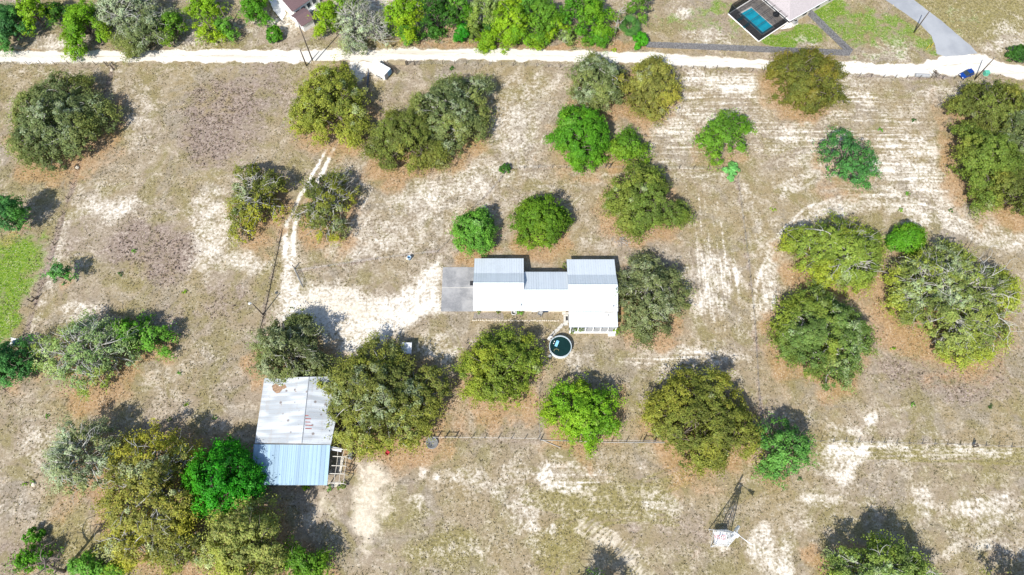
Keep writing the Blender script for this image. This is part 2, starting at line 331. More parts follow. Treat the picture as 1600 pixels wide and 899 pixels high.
# ------------------------------------------------------------------ tree table  (kind, x, y, half-w, half-h, height, style, label, options)
OAK, PINE, PALM, SHR = 'oak_tree', 'pine_tree', 'palm_tree', 'shrub'
T = [
 (OAK, 84, 186, 78, 66, 9, 'greyoak', 'large grey-green oak just below the sand road at the far left of the pasture', {}),
 (PINE, 12, 336, 27, 27, 8, 'teal', 'teal-green pine at the left edge above the bright lawn strip', {}),
 (OAK, 513, 161, 58, 57, 9, 'yellow', 'yellow-green oak over the drive just inside the wooden entrance fence', {}),
 (OAK, 634, 214, 60, 48, 7.5, 'olive', 'dark olive oak leaning against the greyer oak below the entrance gate', {}),
 (OAK, 704, 172, 60, 58, 9, 'greyoak', 'grey-green oak with mossy limbs, upper of the pair below the entrance gate', {}),
 (OAK, 934, 126, 46, 42, 8, 'greyoak', 'grey mossy oak beside the sand road, left of the golden oak', {}),
 (OAK, 1012, 130, 44, 46, 8, 'gold', 'golden-olive oak reaching over the sand road beside a grey oak', {}),
 (OAK, 1262, 119, 60, 46, 8.5, 'rust', 'rusty orange-olive oak between the sand road and the angled plank fence', {}),
 (OAK, 1558, 172, 50, 48, 8.5, 'olive', 'topmost olive oak of the right edge grove, nearest the blue car', {}),
 (OAK, 1545, 250, 55, 58, 9, 'olivegreen', 'broad olive oak in the middle of the right edge grove', {}),
 (OAK, 1600, 205, 50, 60, 10, 'greyoak', 'greyish oak cut by the right edge of the photo in the grove', {}),
 (OAK, 1590, 300, 48, 40, 8, 'olive', 'lowest dark olive oak of the right edge grove', {}),
 (OAK, 908, 210, 49, 48, 8.5, 'bright', 'dense round vivid green tree north of the house', {'round': 1}),
 (OAK, 983, 230, 29, 24, 5, 'midgreen', 'small green tree touching the right side of the round vivid green tree', {}),
 (PINE, 1133, 212, 41, 32, 8.5, 'midgreen', 'loose leaning green tree with a visible trunk, alone in the mown field', {'dens': 0.9}),
 (SHR, 1143, 267, 12, 12, 1.6, 'mint', 'pale green round shrub at the end of the post fence', {}),
 (PINE, 1330, 250, 42, 42, 8, 'teal', 'feathery blue-green pine alone in the sandy upper right field', {'dens': 0.55}),
 (OAK, 1006, 310, 59, 56, 8, 'olivegreen', 'spreading olive oak north of the right end of the house', {}),
 (OAK, 845, 344, 43, 44, 7, 'darkround', 'round clipped-looking dark green oak behind the middle of the house', {'round': 1}),
 (OAK, 740, 362, 32, 38, 6.5, 'freshgreen', 'round fresh green tree behind the left gable of the house', {'round': 1}),
 (SHR, 791, 263, 11, 6, 1.4, 'dark', 'small dark green bush at the left end of the post fence', {}),
 (OAK, 399, 308, 43, 58, 7, 'barey', 'half-bare oak with white limbs on the left of the rutted drive', {'dens': 0.62, 'bare': 0.55}),
 (OAK, 511, 316, 41, 64, 7, 'barey', 'half-bare dark oak with white limbs on the right of the rutted drive', {'dens': 0.62, 'bare': 0.55}),
 (PINE, 97, 430, 14, 22, 5, 'teal', 'slender small blue-green pine casting a dark shadow in the left pasture', {'dens': 0.7}),
 (OAK, 1314, 394, 72, 58, 7.5, 'lime_olive', 'lime-olive oak with white limb tips, top left of three large oaks', {'bare': 0.6}),
 (OAK, 1286, 520, 78, 73, 8, 'mossgreen', 'deep green oak lumpy like moss, lower left of three large oaks', {}),
 (OAK, 1489, 464, 103, 87, 10, 'silver', 'huge oak showing a fan of silvery bare limbs on its crown', {'bare': 1.3, 'dens': 0.85}),
 (SHR, 1420, 372, 28, 24, 4, 'bright', 'vivid green bush tucked between the large oaks on the right', {'round': 1}),
 (OAK, 1013, 462, 53, 66, 6.5, 'greydense', 'dense grey-green oak hugging the right end wall of the house', {}),
 (OAK, 784, 577, 63, 62, 7, 'limeolive2', 'yellow-green oak in front of the house left of the round pool', {}),
 (OAK, 912, 642, 54, 54, 6.5, 'limebright', 'bright lime-green tree below the round pool by the fence pipe', {}),
 (OAK, 1100, 656, 86, 72, 8, 'rustolive', 'large rusty olive oak over the post fence near the windmill', {}),
 (PINE, 1225, 703, 37, 48, 8, 'pinegreen', 'soft green pine with a blue trailer under it at the fence corner', {'dens': 0.8}),
 (OAK, 452, 548, 66, 50, 8, 'greydense', 'grey-green oak shading the drive just above the rusty barn roof', {}),
 (OAK, 596, 624, 108, 78, 9, 'mixoak', 'very large mottled oak spilling over the right edge of the barn roof', {'big': 1}),
 (OAK, 134, 554, 70, 60, 8, 'pale', 'pale sage oak with lacy bare twigs beside bright saplings on the left', {'bare': 1.2, 'dens': 0.6}),
 (OAK, 204, 520, 26, 30, 5, 'bright', 'taller bright green sapling right of the pale sage oak', {'dens': 0.8}),
 (OAK, 247, 528, 27, 22, 4.5, 'freshgreen', 'smaller fresh green sapling furthest right of the pale sage oak', {'dens': 0.7}),
 (OAK, 18, 568, 30, 32, 6, 'teal', 'bluish green tree at the left edge below the pallet pile', {}),
 (OAK, 130, 714, 56, 60, 9, 'palegrey', 'ghostly grey-blue thin oak in the lower left pasture', {'bare': 0.8, 'dens': 0.7}),
 (OAK, 236, 768, 82, 106, 11, 'goldgap', 'gappy golden-olive oak filling the lower left, left of the vivid tree', {'bare': 0.5, 'dens': 0.75}),
 (OAK, 205, 846, 40, 34, 7, 'goldgap', 'low golden-olive oak between the dead tree and the gappy oak', {'bare': 0.5, 'dens': 0.65}),
 (OAK, 285, 858, 34, 34, 6, 'mixoak', 'small olive oak in shade left of the pale yellow oak at the bottom', {'bare': 0.4, 'dens': 0.7}),
 (OAK, 345, 748, 54, 62, 9, 'vivid', 'saturated bright green tree touching the blue barn roof', {'round': 1}),
 (OAK, 389, 758, 26, 30, 6, 'vivid', 'small vivid green tree squeezed under the corner of the blue roof', {'round': 1}),
 (OAK, 388, 850, 76, 62, 10, 'paleyellow', 'pale yellow-olive oak at the bottom below the vivid green tree', {}),
 (OAK, 474, 880, 34, 30, 6, 'midgreen', 'small green oak at the bottom edge right of the pale yellow oak', {}),
 (OAK, 54, 872, 30, 16, 3.5, 'bright', 'bright green bushy sapling in the lower left corner', {'dens': 0.9}),
 (SHR, 52, 838, 17, 11, 2.2, 'bright', 'loose leafy green bush above the lower left corner', {'dens': 0.7}),
 (SHR, 134, 884, 26, 20, 3.2, 'freshgreen', 'bright bush at the foot of the dead leaning tree', {}),
 (SHR, 180, 892, 22, 10, 2.5, 'midgreen', 'darker low bush on the bottom edge right of the dead tree', {}),
 (OAK, 1374, 897, 82, 54, 9.5, 'sage', 'sage and lime oak at the bottom edge below a wide shadow', {'bare': 0.7}),
 (OAK, 1598, 960, 60, 50, 10, 'olive', 'oak standing just past the lower right corner, seen by its shadow', {'dens': 0.6}),
 (OAK, 922, 948, 40, 48, 8.5, 'midgreen', 'thin oak just past the bottom edge, seen by its lacy shadow', {'dens': 0.35, 'bare': 1}),
 # ---- beyond the sand road
 (OAK, 8, 40, 32, 36, 7, 'teal', 'dark bluish oak in the top left corner beyond the road', {}),
 (PINE, 52, 20, 17, 26, 8, 'lime', 'slim lime-green tree leaning beside the top left corner', {}),
 (OAK, 92, 18, 18, 16, 5, 'dark', 'small dark tree at the top between two lime trees on the left', {}),
 (OAK, 133, 40, 33, 36, 8, 'limebright', 'glowing lime-green tree by the road on the upper left', {}),
 (OAK, 196, 20, 46, 38, 9, 'palegrey', 'grey leafless-looking oak right of the glowing lime tree', {'bare': 1, 'dens': 0.8}),
 (OAK, 228, 45, 54, 34, 7, 'greyoak', 'grey-green thicket oak at the road edge on the upper left', {'bare': 0.6}),
 (OAK, 272, 45, 20, 22, 6, 'midgreen', 'dark green tree on the right flank of the grey thicket oak', {}),
 (OAK, 320, 8, 26, 18, 6, 'lime', 'lime tree at the top edge left of the white house', {}),
 (OAK, 326, 44, 20, 26, 5, 'lime', 'thin lime sapling by the sandy gap left of the white house', {'dens': 0.55}),
 (OAK, 350, 46, 14, 16, 4.5, 'freshgreen', 'small fresh green tree next to a forked dead trunk', {}),
 (OAK, 399, 16, 20, 22, 6, 'bright', 'bright green tree shading the left side of the white house', {}),
 (SHR, 428, 53, 11, 12, 3, 'bright', 'round green bush on pale ground below the white house', {'round': 1}),
 (OAK, 512, 28, 20, 24, 7, 'lime', 'yellow-lime tree covering the right end of the mauve roof', {}),
 (OAK, 556, 36, 36, 36, 8, 'palegrey', 'grey twiggy tree with pale stems right of the mauve roof', {'bare': 1.2, 'dens': 0.55}),
 (OAK, 545, 12, 24, 20, 7, 'midgreen', 'mid green tree at the top behind the grey twiggy tree', {}),
 (OAK, 588, 45, 20, 26, 6, 'palegrey', 'whitish bare thicket at the end of the sand clearing', {'bare': 1.5, 'dens': 0.3}),
 (OAK, 632, 24, 28, 30, 9, 'lime', 'tall yellow-lime tree starting the roadside wood on the left', {}),
 (OAK, 636, 52, 15, 16, 4, 'freshgreen', 'low green tree at the left corner of the roadside wood', {}),
 (OAK, 686, 20, 30, 28, 9, 'dark', 'darkest green tree of the roadside wood behind a bare trunk', {}),
 (OAK, 676, 50, 14, 9, 3, 'dark', 'low dark bush at the foot of the bare trunk in the wood', {}),
 (OAK, 713, 15, 24, 24, 10, 'bright', 'clear green tree at the top edge, right of the darkest tree', {'dens': 0.8}),
 (SHR, 722, 53, 15, 15, 4, 'vivid', 'vivid green upright bush at the wood edge by the road', {}),
 (SHR, 742, 52, 11, 12, 3, 'olivegreen', 'olive bush right against the vivid upright bush', {}),
 (OAK, 722, 24, 14, 14, 6, 'dark', 'small shaded tree above the vivid upright bush', {}),
 (OAK, 756, 22, 24, 26, 9, 'sage', 'sage green tree in the wood between clear green and lime', {}),
 (OAK, 768, 42, 14, 12, 5, 'dark', 'small dark round tree sunk in a gap of the wood', {'round': 1}),
 (OAK, 770, 62, 24, 14, 4, 'lime', 'low spreading lime bush in the wood edge', {}),
 (OAK, 796, 30, 28, 30, 9, 'lime', 'big lime tree near the middle of the roadside wood', {}),
 (OAK, 820, 10, 26, 22, 10, 'freshgreen', 'fresh green tree at the top edge in the middle of the wood', {}),
 (OAK, 812, 56, 20, 17, 5, 'limebright', 'lower yellowish tree at the wood edge, below the big lime tree', {}),
 (OAK, 848, 30, 24, 28, 9, 'midgreen', 'mid green tree left of the largest tree in the wood', {}),
 (SHR, 846, 62, 18, 11, 3.2, 'limebright', 'rounded yellow-green bush at the very edge of the verge', {}),
 (OAK, 868, 44, 16, 16, 6, 'lime', 'narrow lime tree filling the gap left of the largest tree', {}),
 (OAK, 910, 24, 42, 30, 10, 'bright', 'largest bright green tree of the wood, right end', {}),
 (OAK, 938, 58, 20, 12, 4, 'bright', 'green bush below the largest tree beside a dead trunk', {}),
 (OAK, 884, 58, 16, 10, 3.5, 'sage', 'grey-green undergrowth bush below the largest tree', {}),
 (PALM, 982, 44, 17, 15, 4, 'palm', 'fan-leaved palm at the right end of the wood', {}),
 (SHR, 1000, 62, 11, 12, 3, 'vivid', 'small vivid bush where the plank fence begins', {}),
 (OAK, 1002, 10, 22, 18, 7, 'midgreen', 'open green tree at the top edge behind the palm', {'dens': 0.5}),
 (SHR, 1594, 84, 14, 14, 3.5, 'dark', 'dark green clipped shrub on the right edge past the road junction', {'round': 1}),
 # ---- house shrubs
 (SHR, 778, 488, 4, 3.5, 0.8, 'olivegreen', 'brownish foundation shrub left of the grey tub by the house', {'round': 1}),
 (SHR, 812, 487, 6, 4, 0.9, 'freshgreen', 'green foundation shrub right of the grey tub by the house', {'round': 1}),
 (SHR, 748, 488, 4, 3, 0.7, 'sage', 'small grey-green shrub at the left end of the gravel bed', {'round': 1}),
 (SHR, 896, 515, 8, 4.5, 1.0, 'olivegreen', 'olive shrub under the left end of the porch roof', {'round': 1}),
 (SHR, 909, 516, 5, 3, 0.7, 'sage', 'low pale shrub beside the olive porch shrub', {'round': 1}),
 (SHR, 964, 518, 6, 5.5, 1.2, 'lime', 'round lime-green shrub at the right corner of the porch', {'round': 1}),
 (SHR, 883, 415, 4, 6, 1.4, 'olivegreen', 'olive shrub in the inner corner behind the house', {'round': 1}),
 (SHR, 516, 763, 6, 4, 1.0, 'freshgreen', 'weedy green shrub at the foot of the open timber pen', {}),
 (SHR, 536, 759, 8, 6, 1.1, 'olivegreen', 'olive weeds growing at the outer corner of the timber pen', {}),
 (SHR, 478, 763, 9, 4, 1.0, 'lime', 'yellow-green weeds along the front of the blue roof', {}),
]
for i, (x, y, lb) in enumerate([
 (1376, 203, 'green tuft highest in the upper right field'), (1428, 188, 'green tuft on the sand left of the right edge grove'),
 (1209, 327, 'green tuft beside the curved tracks above the three large oaks'), (1420, 303, 'green tuft on white sand above the vivid bush between oaks'),
 (1487, 329, 'faint green tuft below the right edge grove'), (288, 456, 'bright green tuft right of the lower brown weed patch'),
 (210, 392, 'green tuft inside the lower brown weed patch'), (187, 428, 'dark green tuft at the lower left rim of the brown weed patch'),
 (1397, 546, 'green tuft in the leaf litter between the large oaks'), (1427, 632, 'green tuft above the wire fence on the right'),
 (1548, 635, 'upright green tuft far right above the wire fence'), (292, 630, 'green tuft above the gappy golden oak'),
 (73, 650, 'dark green tuft alone in the pale left pasture'), (334, 653, 'green tuft in shade left of the barn'),
 (37, 756, 'left one of two dark tufts in the lower left pasture'), (50, 754, 'right one of two dark tufts in the lower left pasture'),
 (1250, 749, 'green tuft below the pine with the blue trailer'), (1180, 207, 'tiny green tuft right of the loose leaning tree'),
 (280, 583, 'small green tuft in the field right of the bright saplings'), (706, 107, 'small green tuft by the fence below the sand road'),
 (1408, 328, 'pale green tuft just above the vivid bush'), (23, 892, 'dark green tuft on the bottom left edge'),
 (265, 655, 'dark green tuft in tree shade above the golden oak'), (960, 78, 'yellowish tuft on the verge below the dead tree')]):
    T.append((SHR if False else 'grass_tuft', x, y, 4.5, 3.4, 0.5, ('freshgreen', 'dark', 'lime')[i % 3], lb, {}))

STY = {  # colour A, colour B, moss/pale colour, pale share, skirt colour, skirt share
 'olive':      ((.128,.142,.038), (.085,.090,.030), (.26,.25,.18), .12, (.24,.19,.04), .25),
 'olivegreen': ((.130,.165,.036), (.075,.100,.028), (.25,.26,.19), .12, (.22,.19,.04), .2),
 'greyoak':    ((.150,.165,.085), (.085,.100,.052), (.28,.29,.25), .35, (.20,.18,.05), .25),
 'greydense':  ((.150,.155,.085), (.085,.092,.050), (.26,.26,.21), .38, (.17,.16,.05), .15),
 'yellow':     ((.225,.220,.045), (.125,.135,.034), (.32,.33,.25), .18, (.29,.25,.04), .3),
 'gold':       ((.195,.180,.052), (.120,.110,.036), (.30,.29,.22), .2, (.30,.225,.04), .4),
 'rust':       ((.130,.122,.030), (.072,.078,.022), (.20,.19,.12), .1, (.22,.14,.025), .22),
 'rustolive':  ((.165,.165,.040), (.088,.092,.026), (.27,.26,.19), .14, (.25,.20,.035), .35),
 'bright':     ((.085,.205,.018), (.048,.130,.014), (.14,.24,.05), .2, (.15,.23,.015), .3),
 'vivid':      ((.034,.215,.012), (.020,.130,.010), (.07,.25,.04), .18, (.08,.22,.012), .2),
 'midgreen':   ((.105,.200,.024), (.060,.120,.018), (.17,.23,.09), .12, (.17,.21,.02), .25),
 'freshgreen': ((.115,.240,.040), (.070,.155,.030), (.20,.29,.13), .15, (.14,.25,.03), .2),
 'mint':       ((.130,.300,.110), (.090,.230,.085), (.20,.34,.17), .2, (.15,.28,.08), .2),
 'teal':       ((.065,.170,.055), (.042,.105,.045), (.16,.23,.15), .2, (.09,.20,.03), .2),
 'pinegreen':  ((.105,.215,.055), (.065,.145,.045), (.20,.28,.16), .22, (.13,.24,.03), .2),
 'dark':       ((.045,.115,.020), (.028,.070,.018), (.09,.14,.05), .1, (.07,.13,.02), .1),
 'darkround':  ((.105,.180,.018), (.062,.110,.014), (.17,.22,.07), .08, (.17,.20,.02), .2),
 'lime':       ((.185,.285,.018), (.110,.190,.015), (.26,.33,.07), .1, (.27,.29,.015), .3),
 'limebright': ((.150,.260,.020), (.085,.170,.015), (.24,.29,.08), .12, (.25,.26,.02), .3),
 'limeolive2': ((.165,.200,.036), (.098,.128,.028), (.27,.28,.18), .18, (.28,.25,.03), .25),
 'lime_olive': ((.185,.220,.048), (.110,.140,.034), (.29,.31,.22), .2, (.28,.25,.025), .35),
 'mossgreen':  ((.120,.165,.052), (.070,.100,.034), (.25,.28,.19), .2, (.23,.22,.03), .25),
 'silver':     ((.200,.215,.075), (.120,.135,.050), (.31,.33,.27), .35, (.32,.29,.035), .35),
 'barey':      ((.150,.150,.045), (.075,.085,.028), (.30,.31,.27), .25, (.33,.26,.025), .4),
 'mixoak':     ((.170,.165,.050), (.095,.100,.036), (.27,.28,.23), .28, (.25,.21,.035), .25),
 'pale':       ((.210,.260,.130), (.135,.180,.085), (.34,.38,.31), .4, (.28,.28,.05), .3),
 'palegrey':   ((.220,.235,.175), (.150,.160,.120), (.36,.37,.34), .5, (.26,.22,.08), .2),
 'goldgap':    ((.240,.210,.055), (.140,.130,.042), (.34,.34,.26), .25, (.34,.26,.03), .4),
 'paleyellow': ((.255,.250,.085), (.160,.160,.060), (.35,.35,.26), .3, (.31,.27,.05), .3),
 'sage':       ((.185,.225,.080), (.115,.150,.056), (.32,.35,.26), .32, (.25,.26,.04), .25),
 'palm':       ((.110,.260,.060), (.070,.180,.045), (.20,.30,.12), .2, (.16,.26,.04), .2),
}
def tree_base(t):
    kind, cx, cy, hw, hh, H = t[:6]
    zc = 0.5*H; c = P(cx, cy, zc); s = FPX/depth(cx, cy, zc); a = view_tilt(cy)
    hw = hw*1.05; hh = hh*1.05; rx = hw/s; rz = 0.42*H
    ry2 = (hh/s)**2-(rz*math.sin(a))**2
    ry = math.sqrt(max(ry2, (0.55*rx)**2))/max(math.cos(a), 0.72)
    ry = min(ry, 1.5*rx)
    return np.array([c[0], c[1], 0.0]), rx, ry

# ------------------------------------------------------------------ ground: one sheet, masks painted in plan
def axis(lo, hi, step, far):
    core = list(np.arange(lo, hi+1e-6, step)); out = []; g = step; x = hi
    while x < far: g *= 1.5; x += g; out.append(x)
    inn = []; g = step; x = lo
    while x > -far: g *= 1.5; x -= g; inn.append(x)
    return np.array(inn[::-1]+core+out)
gx = axis(-126, 126, 0.42, 3000); gy = axis(-8, 138, 0.42, 3000)
X, Y = np.meshgrid(gx, gy); NX, NY = len(gx), len(gy)
rs = np.random.default_rng(7)
def vnoise(x, y, s, seed):
    r = np.random.default_rng(seed); g = r.random((64, 64)); u = x/s; v = y/s
    i = np.floor(u).astype(int); j = np.floor(v).astype(int); fu = u-i; fv = v-j
    fu = fu*fu*(3-2*fu); fv = fv*fv*(3-2*fv)
    G = lambda a, b: g[a % 64, b % 64]
    return (G(i, j)*(1-fu)+G(i+1, j)*fu)*(1-fv)+(G(i, j+1)*(1-fu)+G(i+1, j+1)*fu)*fv
WX = X+(vnoise(X, Y, 4, 1)-.5)*2.4+(vnoise(X, Y, 1.5, 2)-.5)*0.9
WY = Y+(vnoise(X, Y, 4, 3)-.5)*2.4+(vnoise(X, Y, 1.5, 4)-.5)*0.9
M = {k: np.zeros_like(X) for k in ('sand', 'litter', 'weed', 'green', 'rowE', 'rowN', 'cream', 'olive')}
def sstep(a, b, x):
    t = np.clip((x-a)/(b-a), 0, 1); return t*t*(3-2*t)
def put(k, val): M[k] = np.maximum(M[k], val)
def ell(k, cx, cy, rx, ry, st=1.0, warp=True):
    c = P(cx, cy); s = FPX/depth(cx, cy); a = view_tilt(cy)
    d = np.hypot(((WX if warp else X)-c[0])/(rx/s), ((WY if warp else Y)-c[1])/(ry/s/math.cos(a)))
    put(k, st*(1-sstep(0.45, 1.45, d)))
def seg_d(pts, x, y):
    d = np.full(x.shape, 1e9)
    for (ax, ay), (bx, by) in zip(pts[:-1], pts[1:]):
        ux, uy = bx-ax, by-ay; L = ux*ux+uy*uy+1e-9
        t = np.clip(((x-ax)*ux+(y-ay)*uy)/L, 0, 1); d = np.minimum(d, np.hypot(x-ax-t*ux, y-ay-t*uy))
    return d
def px_pts(pp): return [tuple(P(*p)[:2]) for p in pp]
def stroke(k, pp, w, st=1.0, soft=0.5):
    d = seg_d(px_pts(pp), X+(WX-X)*0.25, Y+(WY-Y)*0.25); put(k, st*(1-sstep(w/2, w/2+soft, d)))
def inside(pts, x, y):
    ins = np.zeros(x.shape, bool); n = len(pts)
    for i in range(n):
        (x1, y1), (x2, y2) = pts[i], pts[(i+1) % n]
        cnd = ((y1 > y) != (y2 > y)) & (x < (x2-x1)*(y-y1)/(y2-y1+1e-12)+x1); ins ^= cnd
    return ins
def poly(k, pp, st=1.0, soft=1.0, w=0.5):
    pts = px_pts(pp); x = X+(WX-X)*w; y = Y+(WY-Y)*w
    d = seg_d(pts+[pts[0]], x, y)*np.where(inside(pts, x, y), -1, 1)
    put(k, st*(1-sstep(-soft, soft, d)))

for a in [(750,240,190,110,.3),(1260,220,330,110,.2),(220,290,190,130,.1),(600,360,150,60,.25),(870,790,260,90,.12),(1360,740,260,110,.15),(200,640,200,80,.08),(1120,460,60,120,.25),(700,620,80,70,.25),(170,325,55,18,1),(330,370,42,60,1.1),(318,320,22,45,.8),(385,408,42,18,1),(130,482,34,13,.9),(215,180,28,60,.5),(60,118,60,12,.5),
 (160,300,40,20,.5),(300,110,30,10,.4),(650,310,60,30,.85),(735,285,55,30,.8),(760,260,40,25,.7),(800,190,45,55,.85),(830,140,45,30,.7),(560,380,70,30,.7),
 (620,370,60,35,.65),(530,350,40,40,.6),(690,340,50,30,.6),(560,270,40,50,.4),(1150,130,30,16,1.2),(1095,122,34,18,.8),(1070,200,70,35,.6),(1110,150,50,30,.5),
 (1355,160,22,15,.8),(1470,150,40,14,.7),(1335,130,20,20,.5),(1430,230,62,26,1),(1390,268,85,22,.9),(1470,290,45,36,.75),(1250,212,48,18,.7),(1270,260,70,22,.6),
 (1540,340,60,22,.8),(1585,375,40,16,.9),(1215,400,22,60,.75),(1440,345,44,14,.9),(1330,320,90,14,.6),(1120,425,36,50,.75),(1108,480,30,26,.65),(1060,560,90,12,.6),
 (1060,590,60,10,.4),(900,562,24,14,.65),(940,380,60,12,.6),(910,300,40,30,.4),(655,735,10,14,1.4),(684,745,10,8,1.2),(728,735,34,12,.9),(780,765,50,14,.6),(660,785,26,14,.6),
 (880,752,40,18,.9),(857,738,16,18,1.1),(820,800,30,36,.8),(856,828,12,11,1.3),(920,735,34,14,.7),(1040,782,44,26,.65),(1020,702,24,20,.6),(1310,722,38,36,1.1),
 (1343,706,13,16,1.3),(1280,782,34,13,1),(1365,663,10,13,1.3),(1325,672,40,10,.9),(1270,655,30,14,.6),(1440,780,18,28,.9),(1535,800,52,12,1),(1558,784,15,12,.9),(1210,870,28,30,1.2),
 (1190,850,18,30,1),(1240,820,34,20,.6),(1530,842,50,13,.8),(1450,704,60,8,.55),(1160,722,28,14,.7),(1230,760,30,12,.5),(60,690,40,34,.5),(70,715,22,18,.5),(30,795,44,18,.45),
 (1125,855,20,10,.9),(760,860,60,20,.5),(830,850,16,40,.6),(700,640,50,40,.5),(740,650,40,20,.5),(700,870,50,10,.4),(250,600,40,30,.4),(300,560,50,20,.35),(1580,860,30,20,.5),
 (690,545,30,26,1),(560,250,40,40,.35),(1010,560,50,12,.5),(455,30,40,14,.9),(520,12,50,12,1),(600,5,60,14,1.1),(90,68,60,9,.8),(45,72,30,6,.6),(300,55,26,30,.8),(310,68,40,7,.7),(390,40,30,12,.7),
 (1065,20,16,8,1.1),(1100,55,40,12,.7),(1120,70,30,6,.6),(1260,62,18,8,.8),(1400,70,40,14,.6),(1380,90,50,8,.6),(1590,50,40,26,.7),(1560,72,30,10,.8),(500,75,80,6,.5)]: ell('sand', *a[:4], a[4]*0.84)
for a in [(350,160,70,50,.9),(325,215,50,50,.9),(380,210,30,50,.6),(260,400,60,44,.95),(215,390,60,40,.8),(235,362,60,20,.7),(350,470,42,30,.6),(400,150,60,70,.55),(1510,600,90,36,.55),(1420,585,60,26,.55),(1560,560,40,30,.5),(130,340,40,60,.25),
 (180,740,60,60,.2),(1000,840,60,30,.45),(1090,830,60,40,.35),(1150,520,40,90,.2),(640,680,40,30,.3),(20,870,40,30,.5),(290,490,60,24,.4)]: ell('weed', *a)
for a in [(940,775,120,34,1),(870,850,70,40,.8),(620,800,60,50,.7),(700,860,90,40,.8),(760,700,120,20,.4),(1500,745,120,26,.6),(1480,840,120,40,.55),(1080,900,160,40,.5),(790,810,40,60,.5),
 (150,130,60,20,.4),(60,275,50,22,.7),(60,290,60,30,.6),(1250,150,80,30,.5),(1400,150,70,30,.4),(120,860,60,30,.8),(110,830,40,40,.8),(1100,330,40,60,.4),(950,570,40,24,.6),(900,530,20,16,.5),
 (420,430,18,60,.7),(60,640,60,20,.5),(1520,20,110,46,1.1),(1450,45,40,40,.8),(1230,690,40,30,.3),(330,72,60,5,.9),(590,70,60,5,1),(720,66,50,8,.6),(1150,65,90,12,.6),(1300,100,60,5,.5)]: ell('olive', *a)
poly('green', [(-20,368),(78,366),(60,420),(40,470),(18,528),(-20,560)], .95, 4.5, 1.0)
for a in [(10,500,24,40,.8),(1222,62,38,13,1.3),(1295,18,28,20,1.15),(1262,50,34,14,.9),(1080,30,70,20,.5),(1130,12,30,14,.6),(1340,40,60,36,.66),(1400,50,44,36,.66),(1450,70,30,20,.6),(1370,90,60,8,.5),(1030,30,40,20,.4),(1500,30,60,30,.35),(1590,112,20,7,.8),(1140,45,30,20,.5)]: ell('green', *a)
for a in [(1190,170,150,60,1),(1330,200,130,80,1),(1060,160,60,50,.9),(1060,230,100,40,.9),(1450,250,80,70,.7),(860,280,80,30,.5),(930,740,100,30,.7),(1450,700,160,20,.8),(1060,570,110,25,.8),(960,790,80,20,.7)]: ell('rowE', *a)
for a in [(1120,400,50,110,1),(1090,340,40,60,.8),(1190,480,20,90,.5),(600,800,20,60,.4)]: ell('rowN', *a)
# curved vehicle tracks, mown rows and the rutted drive
def fan(k, pp, n, gap, w, st, soft=.35):
    q = np.array(px_pts(pp)); d = np.gradient(q, axis=0); nr = np.stack([-d[:, 1], d[:, 0]], 1)/np.hypot(d[:, 0], d[:, 1])[:, None]
    for i in range(n):
        o_ = q+nr*(i-(n-1)/2)*gap+rs.normal(size=q.shape)*.12; dd = seg_d([tuple(p) for p in o_], X+(WX-X)*.15, Y+(WY-Y)*.15); put(k, st*rs.uniform(.7, 1.1)*(1-sstep(w/2, w/2+soft, dd)))
fan('sand', [(1190,500),(1194,455),(1206,410),(1232,370),(1270,335),(1330,316),(1400,316),(1465,338),(1530,368),(1610,384)], 4, 1.1, .45, .95)
fan('sand', [(1155,300),(1178,350),(1192,420),(1190,520)], 3, 1.3, .4, .6)
fan('sand', [(560,255),(620,240),(690,215),(760,170),(830,120)], 4, 1.5, .4, .6)
fan('sand', [(520,400),(570,330),(600,270),(610,235)], 4, 1.2, .4, .6)
fan('sand', [(690,390),(740,320),(800,260),(840,200)], 4, 1.4, .4, .5)
fan('sand', [(1215,300),(1290,268),(1380,268),(1470,300),(1540,350),(1610,368)], 3, 1.2, .45, .8)
fan('olive', [(850,890),(880,835),(930,800),(1000,790),(1060,800)], 6, .9, .3, 1.2)
fan('olive', [(820,770),(900,790),(980,775),(1070,740)], 5, .8, .3, 1.1)
fan('cream', [(905,815),(955,846),(1005,890),(1040,930)], 5, .55, .22, .75, .25)
fan('cream', [(900,780),(960,765),(1030,760)], 4, .6, .2, .55, .25)
fan('sand', [(700,770),(770,745),(830,735),(900,745)], 4, .9, .3, .6)
fan('olive', [(1280,700),(1400,706),(1610,714)], 4, .8, .4, 1.1)
for pp, w, st in [([(1152,280),(1160,340),(1170,420),(1178,500),(1186,600),(1190,680)], .5, .55),([(176,104),(150,180),(122,262),(98,340),(80,400),(56,468),(36,530),(10,610)], .7, .8),
                  ([(438,362),(428,420),(416,470),(406,520),(398,575)], .7, .55),([(466,424),(520,416),(580,407),(640,399),(690,394)], .5, .45),([(690,394),(716,352),(770,295),(795,264)], .4, .45),
                  ([(797,265),(950,265),(1130,268)], .4, .45),([(843,560),(842,620),(843,690)], .5, .45),([(655,688),(845,690)], .4, .45),([(640,700),(642,770)], .7, .45),([(900,105),(1490,122)], .8, .45)]:
    stroke('weed', pp, w, st, .5)
stroke('sand', [(186,110),(160,182),(132,264),(108,342),(90,402),(66,470),(46,532)], .8, .5, .8)
